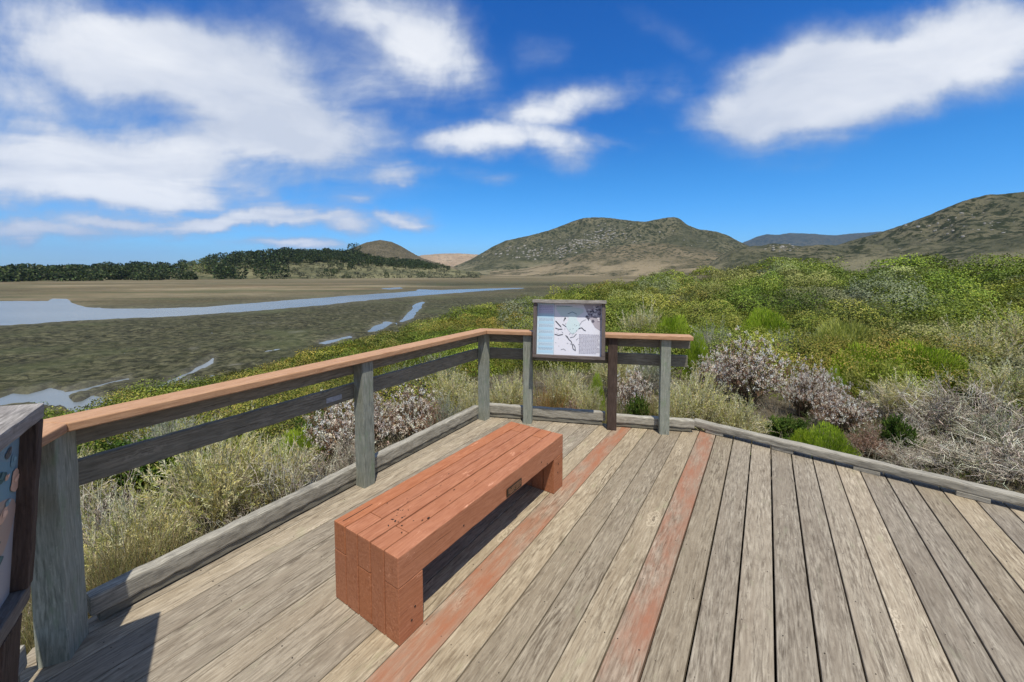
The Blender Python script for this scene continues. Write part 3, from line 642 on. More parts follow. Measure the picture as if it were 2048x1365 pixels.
right=hill('hill',[(1540,541),(1600,515),(1650,498),(1690,485),(1720,476),(1760,464),(1800,450),(1850,431),(1900,409),(1935,397),(1965,390),(1990,389),(2048,383),(2130,372),(2250,380),(2450,410),(2700,470),(3100,540)],1700,700,hm,seed=16,nz=.14,na=320)
knob=hill('hill',[(1400,541),(1440,512),(1462,500),(1490,493),(1520,491),(1545,487),(1570,489),(1600,493),(1640,490),(1680,492),(1740,487),(1800,500),(1900,515),(2050,530)],1150,800,hm,seed=18,nz=.1,freq=1/160)
wood_r=hill('hill',[(-500,552),(-200,549),(0,548),(200,546),(330,541),(400,529),(470,521),(560,517),(640,515),(700,517),(760,523),(820,531),(900,538),(960,545)],1150,700,hm6,seed=20,nz=.03,freq=1/200)
# rocks on hillsides
def facet_rocks(name,centers,label):
    Vs=[];Qs=[];Cs=[];k=0
    cube=np.array([(x,y,z) for x in(-1,1) for y in(-1,1) for z in(-1,1)],float)
    q=np.array([(0,1,3,2),(4,6,7,5),(0,4,5,1),(2,3,7,6),(0,2,6,4),(1,5,7,3)])
    for (p,s) in centers:
        v=cube*rng.uniform(.55,1.1,(8,3))*s*np.array([rng.uniform(.7,1.2),1,rng.uniform(.6,1.3)]); a=rng.uniform(0,6); c_,s_=math.cos(a),math.sin(a)
        v=v@np.array([[c_,s_,0],[-s_,c_,0],[0,0,1]]); Vs.append(v+p); Qs.append(q+k); k+=8; g_=rng.uniform(.20,.36); Cs.append(np.tile((g_,g_*.95,g_*.85),(8,1)))
    o=link(name,npmesh(name,np.concatenate(Vs),np.concatenate(Qs),M['rock'],np.concatenate(Cs))); tag(o,label,'rocks',kind='stuff'); return o
def on_hill(hd,px,v):    # v from 0 (base) to 1 (ridge)
    a,rr,x,y,z=hd; az_=math.atan((px-PX)/F); i=int(np.clip(np.searchsorted(a,az_),0,len(a)-1)); j=int(np.clip(v*(np.searchsorted(rr,1.0)),0,len(rr)-1)); return np.array([x[j,i],y[j,i],z[j,i]])
def hill_at(hd,px,py):   # point of the hillside nearest to a sight line
    a,rr,x,y,z=hd; az_=math.atan((px-PX)/F); i=int(np.clip(np.searchsorted(a,az_),0,len(a)-1)); n=int(np.searchsorted(rr,1.0))
    e_=ray(px,py); e_=e_[2]/math.hypot(e_[0],e_[1]); ee=(z[:n,i]-H)/np.hypot(x[:n,i],y[:n,i]); j=int(np.argmin(np.abs(ee-e_)+ (np.arange(n)<3)*1)); return np.array([x[j,i],y[j,i],z[j,i]])
cs=[]
for k in range(330):
    u=rng.random(); bx=1110+u*120+rng.normal(0,14); by=503-u*38+rng.normal(0,8); p=hill_at(main,bx,by); cs.append((p,rng.uniform(1.2,4.0)))
for k in range(60): cs.append((hill_at(main,rng.normal(1040,25),rng.normal(505,7)),rng.uniform(2,5)))
for k in range(50): cs.append((hill_at(main,rng.uniform(1150,1420),rng.uniform(450,500)),rng.uniform(1.5,3.5)))
facet_rocks('rock_outcrops',cs,'pale rock outcrops scattered over the flank of the long hill')
cs=[(hill_at(knob,rng.normal(1556,14),rng.normal(497,4)),rng.uniform(1.0,2.8)) for k in range(26)]+[(hill_at(right,rng.normal(1930,70),rng.normal(450,12)),rng.uniform(.6,2.2)) for k in range(60)]
facet_rocks('rock_outcrops',cs,'pale rocks scattered over the right hand hillside')
# ------------------------------------------------------------------ leaf clouds
def rotz(v,a):
    c_,s_=np.cos(a),np.sin(a); return np.stack([v[...,0]*c_-v[...,1]*s_,v[...,0]*s_+v[...,1]*c_,v[...,2]],-1)
def unit(v): return v/np.maximum(np.linalg.norm(v,axis=-1,keepdims=True),1e-9)
def leaves(Pc,D,l,w,col,rg,shape=.45):
    """diamond leaves starting at Pc along D"""
    n=len(Pc); S=unit(np.cross(D,rg.normal(size=(n,3)))); l=np.broadcast_to(l,(n,))[:,None]; w=np.broadcast_to(w,(n,))[:,None]
    V=np.stack([Pc,Pc+D*l*shape+S*w/2,Pc+D*l,Pc+D*l*shape-S*w/2],1).reshape(-1,3)
    Q=np.arange(n*4).reshape(-1,4); return V,Q,np.repeat(np.broadcast_to(col,(n,3)),4,axis=0)
def tubes(Pl,r0,r1,col):
    """Pl (n,k,3) polylines -> 3-sided tubes"""
    n,k,_=Pl.shape; T=unit(np.gradient(Pl,axis=1)); ref=np.where(np.abs(T[...,2:3])>.9,np.array([1.,0,0]),np.array([0,0,1.])); A1=unit(np.cross(T,ref)); A2=np.cross(T,A1)
    rr=(np.linspace(0,1,k)[None,:,None]); R0=np.broadcast_to(r0,(n,))[:,None,None]; R1=np.broadcast_to(r1,(n,))[:,None,None]; R_=R0*(1-rr)+R1*rr
    rings=[Pl+(A1*math.cos(a)+A2*math.sin(a))*R_ for a in (0,2.094,4.189)]
    V=np.stack(rings,2).reshape(-1,3); i=np.arange(n*k*3).reshape(n,k,3); qs=[]
    for s in range(3): qs.append(np.stack([i[:,:-1,s],i[:,:-1,(s+1)%3],i[:,1:,(s+1)%3],i[:,1:,s]],-1).reshape(-1,4))
    c=np.repeat(np.broadcast_to(col,(n,3)),k*3,axis=0); return V,np.concatenate(qs),c
def cat(parts):
    V=[];Q=[];Cc=[];k=0
    for v,q,c in parts: V.append(v);Q.append(q+k);Cc.append(c);k+=len(v)
    return np.concatenate(V),np.concatenate(Q),np.concatenate(Cc)
def pal(cols,n,rg,j=.18):
    c=np.array(cols)[rg.integers(0,len(cols),n)]; return np.clip(c*(1+rg.normal(0,j,(n,1)))*(1+rg.normal(0,j*.3,(n,3))),.004,.95)
def stemset(rg,n,spread,droop,k=6,rmin=.6,base=.08,jit=.05,lean=0):
    """unit-dome stems: height about 1, radius about 1"""
    th=rg.uniform(0,2*np.pi,n); inc=np.arccos(1-rg.random(n)*(1-math.cos(spread)))
    L=rg.uniform(rmin,1,n)*(1-.10*np.sin(inc)); b=np.stack([rg.normal(0,base,n),rg.normal(0,base,n),np.zeros(n)],-1)
    tt=np.linspace(0,1,k)[None,:]; I=inc[:,None]*(.55+.45*tt+droop*tt**2); s=L[:,None]/(k-1)
    dr=np.stack([np.sin(I)*np.cos(th[:,None]),np.sin(I)*np.sin(th[:,None]),np.cos(I)],-1); dr=unit(dr+rg.normal(0,jit,dr.shape))
    pts=np.concatenate([b[:,None,:],b[:,None,:]+np.cumsum(dr[:,1:]*s[:,:,None],1)],1); return pts,dr
def along(pts,u):          # u (n,m) in 0..1 -> points (n*m)
    n,k,_=pts.shape; f=u*(k-1); i=np.clip(np.floor(f).astype(int),0,k-2); f=(f-i)[...,None]; r_=np.arange(n)[:,None]
    p=pts[r_,i]*(1-f)+pts[r_,i+1]*f; d=unit(pts[r_,i+1]-pts[r_,i]); return p.reshape(-1,3),d.reshape(-1,3)
def branch(rg,pts,m,umin,ln,ang,k=4,jit=.12):
    n=len(pts); p,d=along(pts,rg.uniform(umin,1,(n,m))); d2=unit(d+rg.normal(0,ang,d.shape)+np.array([0,0,.15])); N=len(p)
    L=rg.uniform(.5,1,N)*ln; steps=unit(d2[:,None,:]+np.cumsum(rg.normal(0,jit,(N,k-1,3)),1))*(L[:,None,None]/(k-1))
    return np.concatenate([p[:,None,:],p[:,None,:]+np.cumsum(steps,1)],1)
def feathery(seed,cols,stemc,n=120,need=16,nl=.052,nw=.010,spread=1.15,br=7,stemr=.004):
    rg=np.random.default_rng(seed); pts,_=stemset(rg,n,spread,.12); sub=branch(rg,pts,br,.35,.30,.35)
    st=cat([tubes(pts,stemr,stemr*.5,pal(stemc,n,rg)),tubes(sub,stemr*.6,stemr*.35,pal(stemc,len(sub),rg))])
    p,d=along(sub,rg.uniform(.15,1.02,(len(sub),need))); D=unit(d*.9+rg.normal(0,.45,d.shape)); bc=pal(cols,len(sub),rg,.12); 
    c=np.repeat(bc,need,axis=0)*(1+rg.normal(0,.15,(len(p),1)))
    lf=leaves(p,D,rg.uniform(.5,1.2,len(p))*nl,nw,np.clip(c,.005,.9),rg); return [('stems',st,'stem'),('foliage',lf,'leaf')]
def buckwheat(seed,n=110,br=7,petal=12,psz=.020,cols=((.90,.80,.66),(.93,.87,.75),(.84,.68,.53),(.94,.90,.80),(.34,.19,.11)),spread=1.35):
    rg=np.random.default_rng(seed); pts,_=stemset(rg,n,spread,.05,rmin=.62); sub=branch(rg,pts,br,.5,.22,.4)
    st=cat([tubes(pts,.006,.003,pal([(.11,.06,.04),(.07,.045,.032),(.16,.11,.08)],n,rg)),tubes(sub,.003,.002,pal([(.15,.09,.06),(.20,.14,.10)],len(sub),rg))])
    tip=sub[:,-1]; c0=np.repeat(tip,petal,axis=0)+rg.normal(0,.014,(len(tip)*petal,3)); D=unit(rg.normal(size=c0.shape)+np.array([0,0,.8]))
    fl=leaves(c0,D,rg.uniform(.6,1.2,len(c0))*psz,psz*.8,np.repeat(pal(cols,len(tip),rg,.12),petal,axis=0)*(1+rg.normal(0,.1,(len(c0),1))),rg)
    p,d=along(pts,rg.uniform(.1,.75,(n,30))); lf=leaves(p,unit(rg.normal(size=p.shape)),.03,.012,pal([(.12,.14,.07),(.20,.2,.12),(.15,.1,.07)],len(p),rg),rg)
    return [('stems',st,'stem'),('foliage',lf,'leaf'),('flower_heads',fl,'leaf')]
def dome(seed,cols,n=8500,l=.10,w=.013,stemc=[(.25,.27,.1)]):
    rg=np.random.default_rng(seed); D=unit(rg.normal(size=(n,3))); D[:,2]=np.abs(D[:,2]); o_=rg.uniform(0,99); lump=fbm(D[:,0]*2.4+o_,D[:,1]*2.4,D[:,2]*2.4,3,seed)
    rr=(.60+.55*lump)*(1-.45*rg.random(n)**1.8); Pp=D*rr[:,None]*.92; Dl=unit(D*.8+np.array([0,0,.45])+rg.normal(0,.33,D.shape))
    c=np.array(cols)[np.clip((lump*1.5-.25+rg.normal(0,.2,n))*len(cols),0,len(cols)-1).astype(int)]*(1+rg.normal(0,.12,(n,1)))
    pts,_=stemset(rg,70,1.3,.1,rmin=.5)
    return [('stems',tubes(pts,.007,.003,pal(stemc,70,rg)),'stem'),('foliage',leaves(Pp,Dl,l*rg.uniform(.5,1.2,n),w,np.clip(c,.004,.9),rg),'leaf')]
def deadtwig(seed,n=34,spread=1.45):
    rg=np.random.default_rng(seed); pts,_=stemset(rg,n,spread,.1,k=8,rmin=.6,jit=.16,base=.14); s1=branch(rg,pts,9,.2,.5,.55,6,.22); s2_=branch(rg,s1,5,.2,.24,.6,5,.3)
    cc_=[(.46,.41,.32),(.60,.55,.44),(.30,.26,.19),(.74,.69,.57),(.17,.135,.10)]
    return [('branches',cat([tubes(pts,.012,.005,pal(cc_,n,rg)),tubes(s1,.006,.003,pal(cc_,len(s1),rg)),tubes(s2_,.0032,.0018,pal(cc_,len(s2_),rg))]),'stem')]
def leafy(seed,cols,n=150,br=7,lv=26,ll=.042,lw=.026,spread=1.4):
    rg=np.random.default_rng(seed); pts,_=stemset(rg,n,spread,.0,rmin=.72); sub=branch(rg,pts,br,.55,.2,.45)
    st=tubes(pts,.008,.003,pal([(.10,.075,.05),(.16,.12,.09)],n,rg))
    p,d=along(sub,rg.uniform(.2,1.1,(len(sub),lv))); D=unit(d*.5+rg.normal(0,.6,d.shape)); c=np.repeat(pal(cols,len(sub),rg,.15),lv,axis=0)*(1+rg.normal(0,.18,(len(p),1)))
    return [('stems',st,'stem'),('foliage',leaves(p,D,rg.uniform(.6,1.2,len(p))*ll,lw,np.clip(c,.004,.9),rg),'leaf')]
def tuft(seed,cols,n=900,w=.012,spread=.9):
    rg=np.random.default_rng(seed); pts,_=stemset(rg,n,spread,.35,k=5,rmin=.4,base=.26,jit=.09)
    return [('blades',tubes(pts,w*.55,w*.15,pal(cols,n,rg)),'leaf')]
YG=[(.58,.54,.20),(.68,.62,.31),(.42,.42,.13),(.75,.70,.43)]; GREY=[(.46,.46,.33),(.36,.38,.24),(.54,.53,.42),(.36,.41,.19)]
BG=[(.30,.44,.03),(.38,.52,.05),(.22,.35,.025),(.45,.56,.09)]; DG=[(.08,.15,.022),(.12,.20,.03),(.17,.23,.045),(.055,.10,.016)]
STC=[(.52,.48,.35),(.36,.32,.22),(.62,.58,.45)]
kinds={'sage':('sagebrush_shrub',[feathery(s,YG,STC) for s in (1,2,3)]),
 'grey':('sagebrush_shrub',[feathery(s,GREY,[(.42,.40,.34),(.33,.31,.26)],need=12) for s in (4,5)]),
 'green':('broom_shrub',[dome(s,[(.12,.20,.012),(.24,.35,.02),(.36,.48,.035),(.46,.56,.06)]) for s in (6,7)]),
 'yellowgreen':('broom_shrub',[dome(s,[(.16,.19,.03),(.30,.33,.06),(.46,.48,.10),(.56,.56,.17)],n=7000,l=.15,w=.012) for s in (8,9)]),
 'buck':('buckwheat_shrub',[buckwheat(s) for s in (10,11,12)]),
 'rust':('buckwheat_shrub',[buckwheat(13,n=110,cols=((.42,.25,.16),(.55,.38,.27),(.68,.52,.42),(.32,.17,.11)))]),
 'dead':('dead_shrub',[deadtwig(s) for s in (14,15,16)]),
 'leafy':('leafy_shrub',[leafy(s,DG) for s in (17,18)]),
 'tuft':('grass_tuft',[tuft(s,[(.42,.37,.16),(.52,.46,.24),(.33,.32,.12),(.46,.38,.2)]) for s in (19,20)]),
 'orange':('grass_tuft',[tuft(21,[(.52,.28,.09),(.55,.38,.15),(.45,.36,.14)],n=500)])}
protos={}
for k,(nm,vs) in kinds.items():
    protos[k]=(nm,[[(pn2,npmesh(nm+'_'+pn2,v,q,M[mt],c)) for pn2,(v,q,c),mt in va] for va in vs])
def plant(kind,px,py,Y,wid,label,cat_='shrub',squash=1.0,group=None,var=None):
    p=PD(px,py,Y); zg_=float(near_ground(np.array([p.x]),np.array([p.y]))[0][0]); h=max(.22,p.z-zg_)*1.04
    nm,vs=protos[kind]; va=vs[(var if var is not None else random.randrange(len(vs)))]
    o=empty(nm,(p.x,p.y,zg_-.02),random.uniform(0,6.28)); o.scale=(wid/1.75,wid/1.75*random.uniform(.9,1.1),h); tag(o,label,cat_,group)
    for pn2,me in va: link(pn2,me,o)
    return o
S='shrub'
L=[
# right of the deck
('buck',1495,672,5.9,1.3,'largest pinkish white flowering buckwheat right of the railing end'),
('buck',1612,715,5.3,.75,'pinkish buckwheat leaning right off the largest flowering one'),
('buck',1425,700,6.4,.8,'pale buckwheat just behind the end of the railing'),
('buck',1690,770,4.75,.85,'pale peach buckwheat between the dark gap and the dead twigs'),
('rust',1735,850,4.15,.45,'small rusty buckwheat at the edge of the dead twigs'),
('buck',1650,735,5.6,.7,'buckwheat half hidden behind the peach one'),
('sage',1395,735,4.75,1.0,'yellow sagebrush spilling beside the last railing post'),
('sage',1475,790,4.45,.8,'yellow sagebrush low against the start of the right kerb'),
('sage',1355,770,4.55,.6,'yellow sagebrush behind the rounded end of the short kerb'),
('green',1660,838,3.95,.52,'bright green feathery mound by the right kerb'),
('green',1612,850,4.1,.34,'smaller green feathery mound touching the bright one by the kerb'),
('leafy',1580,830,4.5,.6,'dark leafy shrub below the flowering buckwheats'),
('green',1535,606,9.0,1.3,'bright green bush above the largest buckwheat'),
('yellowgreen',1695,632,7.3,1.6,'yellow green spiky bush on the slope above the peach buckwheat'),
('green',1740,678,6.3,1.15,'green bush below the yellow green spiky one'),
('green',1850,672,6.2,1.3,'green bush between yellow sagebrush and dead twigs'),
('green',1672,722,5.9,.36,'small bright green tuft beside the second buckwheat'),
('grey',1430,645,8.2,1.2,'grey green sagebrush behind the railing end'),
('grey',1570,668,7.4,1.1,'grey sagebrush behind the pinkish buckwheats'),
('grey',1640,660,8.0,.9,'silvery sagebrush left of the spiky bush'),
('sage',1950,655,6.6,1.5,'tall yellow sagebrush above the dead twigs'),
('sage',1880,640,8.0,1.4,'yellow sagebrush on the slope left of the tall one'),
('sage',2050,620,7.6,1.7,'yellow sagebrush at the right edge of the picture'),
('yellowgreen',1800,650,8.6,1.2,'yellow green bush in the row above the green ones'),
('sage',1825,750,5.1,1.1,'pale sagebrush mixed into the left of the dead twigs'),
('sage',2010,720,5.3,1.1,'yellow sagebrush over the dead twigs at far right'),
('dead',1900,765,4.6,1.0,'widest bleached dead shrub right of the deck'),
('dead',2010,775,4.3,1.1,'bleached dead shrub at the right edge of the picture'),
('dead',1830,840,4.35,.45,'grey dead twigs beside the peach buckwheat'),
('dead',1930,880,3.85,.95,'low tangle of dead twigs close to the right kerb'),
('dead',2065,860,3.6,1.3,'low tangle of dead twigs cut by the right edge'),
('dead',1800,880,3.95,.55,'pale gnarled dead branch stump by the kerb'),
('yellowgreen',1765,715,6.0,1.0,'grey green shrub left of the widest dead shrub'),
('leafy',1800,830,4.2,.4,'dark leafy sprout at the foot of the dead twigs'),
('grey',1990,830,4.2,.8,'grey sagebrush caught among the dead twigs'),
('dead',1760,770,5.3,.5,'dead twigs behind the peach buckwheat'),
# behind the map sign
('sage',1285,607,9.5,1.35,'pale spiky sagebrush just right of the map sign top'),
('green',1345,618,9.0,.9,'bright green bush right of the pale spiky sagebrush'),
('green',1395,655,7.2,.5,'narrow green bush at the end of the railing cap'),
('sage',1015,740,5.2,.8,'yellow sagebrush left of the map sign post'),
('sage',1130,725,5.3,.85,'yellow sagebrush below the map sign'),
('sage',1175,760,4.85,.5,'low yellow sagebrush right below the map sign'),
('orange',1098,745,4.95,.55,'orange grass tuft below the map sign','grass tuft'),
('green',1192,735,5.1,.28,'green sprig left of the dark brown post'),
('buck',1270,735,5.2,.6,'small buckwheat between the brown post and the last post'),
('leafy',1275,790,4.75,.4,'dark leafy bush low between the brown post and the last post'),
('rust',1150,790,4.75,.4,'brown seeded buckwheat under the map sign'),
('tuft',1050,780,4.9,.5,'dry grass tuft left below the map sign','grass tuft'),
('tuft',1225,790,4.65,.5,'dry grass tuft behind the brown post','grass tuft'),
('tuft',1310,770,4.75,.5,'dry grass tuft behind the last railing post','grass tuft'),
('grey',1300,690,6.3,.9,'grey shrub showing between the rails near the railing end'),
('sage',1230,690,6.2,.9,'yellow shrub showing between the rails right of the sign'),
# left of the deck
('sage',430,838,2.95,1.15,'large yellow green sagebrush behind the near part of the left railing'),
('sage',545,868,3.1,.8,'sagebrush between the large yellow one and the flowering buckwheat'),
('dead',560,905,2.95,.65,'grey dead twigs at the foot of the left buckwheat'),
('dead',640,900,3.3,.6,'pale dead twigs under the left buckwheat'),
('buck',680,792,4.0,1.0,'pinkish buckwheat left of the middle railing post'),
('buck',815,765,4.7,1.05,'pinkish buckwheat right of the middle railing post'),
('buck',745,780,4.5,.7,'pinkish buckwheat behind the middle railing post'),
('sage',250,985,2.35,.75,'yellow sagebrush close behind the near corner post'),
('tuft',320,1010,2.3,.6,'dry grass tuft behind the near kerb','grass tuft'),
('tuft',230,1040,2.1,.5,'dry grass tuft beside the near corner post','grass tuft'),
('tuft',190,1080,2.0,.4,'dry grass tuft lowest beside the corner post','grass tuft'),
('leafy',255,885,3.6,1.0,'dark green leafy bush low behind the near railing'),
('leafy',170,880,3.9,.9,'green leafy bush beside the top of the corner post'),
('green',600,850,3.9,.6,'bright green sprouts left of the buckwheat'),
('leafy',640,830,4.3,.8,'green bush behind the left buckwheat'),
('grey',330,830,4.2,1.0,'pale grey bush seen between the left rails'),
('sage',905,735,5.4,.9,'yellow sagebrush left of the corner of the railing'),
('grey',870,715,6.2,1.0,'pale shrub showing above the middle board near the corner'),
('sage',945,770,4.85,.5,'yellow sagebrush at the railing corner'),
('grey',800,735,6.0,.8,'pale shrub behind the right buckwheat'),
('grey',890,790,4.6,.5,'grey shrub low before the railing corner'),
('rust',870,800,4.6,.5,'rusty buckwheat beside the pinkish one near the corner'),
('dead',700,860,3.6,.5,'dead twigs in front of the left buckwheat'),
('dead',200,960,2.7,.6,'pale dead twigs beside the corner post'),
('sage',110,900,3.0,.9,'sagebrush behind the near corner post'),
('tuft',60,1120,1.75,.4,'dry grass tuft under the near sign','grass tuft'),
]
for row in L:
    k_,px,py,Yd_,w_2,lb=row[:6]; plant(k_,px,py,Yd_,w_2,lb,row[6] if len(row)>6 else 'shrub')
# ------------------------------------------------------------------ scrub canopy (a continuous mass)
def region_ok(x,y,margin=0.35):
    return ~inpoly(x,y,deck2)&(polydist(x,y,deck2+[deck2[0]])>margin)
def canopy(name,label,n_try,rmin,rmax,dens,smin,seed,sel=None):
    rg=np.random.default_rng(seed); parts=[]
    u=rg.random(n_try); R=rmin*(rmax/rmin)**u; a=rg.uniform(-1.1,1.13,n_try); x=R*np.sin(a); y=R*np.cos(a)
    z,ins,d=near_ground(x,y); ok=(ins|(d<3))&region_ok(x,y,.9)
    if sel is not None: ok&=sel(x,y)
    x,y,z,R,d,ins=[v[ok] for v in (x,y,z,R,d,ins)]
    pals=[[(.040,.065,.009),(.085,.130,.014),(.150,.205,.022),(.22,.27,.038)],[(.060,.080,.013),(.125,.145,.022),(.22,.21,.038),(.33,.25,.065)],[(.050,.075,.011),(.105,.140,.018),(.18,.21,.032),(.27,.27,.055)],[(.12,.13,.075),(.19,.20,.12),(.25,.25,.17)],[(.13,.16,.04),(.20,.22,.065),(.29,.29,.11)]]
    for i in range(len(x)):
        r_=rg.uniform(.5,1.15)*(.66+.042*R[i]); h_=r_*rg.uniform(.6,1.05)
        h_*=float(np.interp(R[i],[8,18,45],[1,.8,.62]))
        if R[i]<12: h_=min(h_,.7)
        if not ins[i]: h_*=.7
        if x[i]<-.5 and R[i]<20: h_=min(h_,.5)
        s=max(smin,R[i]/400*.92); nl=int(min(9500,dens*r_*r_*5/(s*s*.55)))
        q=vnoise(np.array([x[i]*.22]),np.array([y[i]*.22]),s=91)[0]; w=vnoise(np.array([x[i]*.5]),np.array([y[i]*.5]),s=95)[0]
        pi=0 if q<.42 else (1 if q<.55 else 2)
        if w>.74: pi=4 
        if w<.17 and R[i]>7: pi=3
        if x[i]<0: pi=rg.choice([0,0,2,1,1])
        D=unit(rg.normal(size=(nl,3))); D[:,2]=np.abs(D[:,2])*1.05-.1; D=unit(D)
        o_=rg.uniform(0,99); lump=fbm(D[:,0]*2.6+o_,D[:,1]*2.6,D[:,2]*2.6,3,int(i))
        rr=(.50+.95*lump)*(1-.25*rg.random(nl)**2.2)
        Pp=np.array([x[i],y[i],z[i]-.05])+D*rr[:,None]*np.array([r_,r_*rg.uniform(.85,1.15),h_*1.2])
        cols=np.array(pals[pi]); ci=np.clip((lump*1.5-.25+rg.normal(0,.17,nl))*len(cols),0,len(cols)-1).astype(int); c=cols[ci]*(1+rg.normal(0,.10,(nl,1)))*rg.uniform(.6,1.4)*np.array([rg.uniform(.9,1.1),1.02,rg.uniform(.7,1.0)])  # lump picks the tone: bulges lighter, hollows darker, shading put into leaf colour
        Dl=unit(np.cross(D+rg.normal(0,.30,D.shape),rg.normal(size=D.shape))+D*.25); Sd=unit(np.cross(Dl,D+rg.normal(0,.32,D.shape))); ll_=(s*1.35*rg.uniform(.6,1.3,nl))[:,None]; ww_=s*.45
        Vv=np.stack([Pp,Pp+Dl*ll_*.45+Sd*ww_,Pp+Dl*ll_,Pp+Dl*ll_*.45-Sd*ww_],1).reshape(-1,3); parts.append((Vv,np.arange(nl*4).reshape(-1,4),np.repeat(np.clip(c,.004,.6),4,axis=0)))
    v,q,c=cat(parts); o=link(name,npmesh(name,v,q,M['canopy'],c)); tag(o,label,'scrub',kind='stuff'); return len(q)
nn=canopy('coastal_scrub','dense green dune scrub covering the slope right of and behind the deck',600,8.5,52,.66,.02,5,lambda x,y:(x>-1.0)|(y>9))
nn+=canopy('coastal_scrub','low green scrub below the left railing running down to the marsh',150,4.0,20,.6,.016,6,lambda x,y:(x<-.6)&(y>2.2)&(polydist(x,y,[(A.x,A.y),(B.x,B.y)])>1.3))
# low ground cover between the shrubs
rg=np.random.default_rng(77); n=5200; R=1.4*(11/1.4)**rg.random(n); a=rg.uniform(-1.15,1.15,n); x=R*np.sin(a); y=R*np.cos(a); ok=region_ok(x,y,.06); x,y=x[ok],y[ok]; z=near_ground(x,y)[0]; n=len(x)
m_=13; bx=np.repeat(np.stack([x,y,z],-1),m_,axis=0)+rg.normal(0,.06,(n*m_,3))*np.array([1,1,.1]); N=len(bx)
D=unit(rg.normal(0,.55,(N,3))+np.array([0,0,1.0])); D2=unit(D+rg.normal(0,.35,(N,3))); hh=rg.uniform(.06,.26,N)*np.repeat(rg.uniform(.5,1.2,n),m_)
pts=np.stack([bx,bx+D*hh[:,None]*.5,bx+D*hh[:,None]*.5+D2*hh[:,None]*.5],1)
cols=np.repeat(pal([(.36,.34,.15),(.22,.25,.08),(.40,.37,.28),(.30,.27,.20),(.13,.17,.04),(.48,.44,.34)],n,rg),m_,axis=0)
o=link('ground_cover',npmesh('ground_cover',*tubes(pts,.0028,.0012,cols)[:2],M['leaf'],tubes(pts,.0028,.0012,cols)[2])); tag(o,'dry grass and twigs covering the ground between the shrubs','grass',kind='stuff')
# ------------------------------------------------------------------ far wood
rg=np.random.default_rng(8); parts=[]; trk=[]
def crown(p,h,w,cols,n=150,fs=2.2,rg=rg):
    D=unit(rg.normal(size=(n,3))); o_=rg.uniform(0,99); l=fbm(D[:,0]*2+o_,D[:,1]*2,D[:,2]*2,2,3); rr=(.6+.7*l)*(1-.35*rg.random(n)**2)
    Pp=p+np.array([0,0,h*.58])+D*rr[:,None]*np.array([w/2,w/2,h*.44]); return leaves(Pp,unit(D+rg.normal(0,.6,D.shape)),fs*rg.uniform(.6,1.4,n),fs*.9,pal(cols,n,rg,.3),rg)
WD=[(.030,.048,.018),(.045,.070,.024),(.085,.11,.038),(.12,.15,.055),(.020,.034,.013)]
tops=[(-500,535),(-200,528),(0,534),(50,529),(110,532),(170,530),(240,527),(300,523),(350,529),(380,519),(430,507),(500,502),(570,498),(640,502),(700,503),(760,514),(830,521),(900,533),(960,541)]
tx=np.array([p[0] for p in tops]); ty=np.array([p[1] for p in tops])
for k in range(1000):
    px=rg.uniform(-450,900); f_=rg.random()
    if k%3==0: px=rg.uniform(560,860); f_=rg.uniform(.5,1)
    if px>575 and f_<.45 and rg.random()<.9: continue
    if px>760 and rg.random()<.4: continue
    a_,rr_,hx,hy,hz=wood_r; i=int(np.clip(np.searchsorted(a_,math.atan((px-PX)/F)),0,len(a_)-1)); nr_=int(np.searchsorted(rr_,1.0)); j=int(f_*(nr_-1))
    p=np.array([hx[j,i],hy[j,i],hz[j,i]]); D_=math.hypot(p[0],p[1])
    tp=np.interp(px,tx,ty)+rg.normal(0,2.0); e_=ray(px,tp); e_=e_[2]/math.hypot(e_[0],e_[1]); zt_=H+D_*e_
    h=zt_-p[2]
    if j<nr_*.8: h=min(h,rg.uniform(12,22)*(.7 if px>575 else 1))
    h=float(np.clip(h,7,26)); cl=WD if not(365<px<415 and .2<f_<.8) else [(.16,.19,.06),(.22,.24,.08),(.1,.13,.05)]
    if 365<px<415 and .2<f_<.8: h*=.75
    parts.append(crown(p-np.array([0,0,1]),h,h*rg.uniform(.8,1.5),cl,190,h*.15))
v,q,c=cat(parts); o=link('distant_wood',npmesh('distant_wood',v,q,M['leaf'],c)); tag(o,'dark wood along the far shore and over the low ridge','wood',kind='stuff')
# single trees on the cone hill's shoulder
def far_tree(px,py,Y,h,w,label,seed):
    p=PD(px,py,Y); e=empty('tree',(p.x,p.y,p.z-h)); tag(e,label,'tree','trees on the shoulder of the conical hill'); rg2=np.random.default_rng(seed)
    tr=tubes(np.array([[[0,0,-6],[0,0,h*.3],[.3,0,h*.6]]],float),h*.04,h*.02,np.array([[.08,.06,.045]])); link('trunk',npmesh('trunk',*tr[:2],M['stem'],tr[2]),e)
    cr=crown(np.zeros(3),h,w,WD,200,h*.12,rg2); link('crown',npmesh('crown',*cr[:2],M['leaf'],cr[2]),e)
for i,(px,py,lb) in enumerate(((703,488,'left dark tree of the pair on the shoulder of the conical hill'),(713,487,'right dark tree of the pair on the shoulder of the conical hill'))): far_tree(px,py,1500,34,30,lb,i)
# shrubs dotted over the low slope below the wood, as mass
parts=[]
for k in range(420):
    px=rg.uniform(520,960); a_,rr_,hx,hy,hz=wood_r; i=int(np.clip(np.searchsorted(a_,math.atan((px-PX)/F)),0,len(a_)-1)); j=int(rg.random()*.5*56)
    p=np.array([hx[j,i],hy[j,i],hz[j,i]]); h=rg.uniform(2,5); parts.append(crown(p,h,h*1.5,[(.05,.06,.03),(.08,.085,.045),(.11,.11,.07)],26,h*.35))
v,q,c=cat(parts); o=link('slope_brush',npmesh('slope_brush',v,q,M['leaf'],c)); tag(o,'grey green brush dotted over the low slope below the wood','brush',kind='stuff')
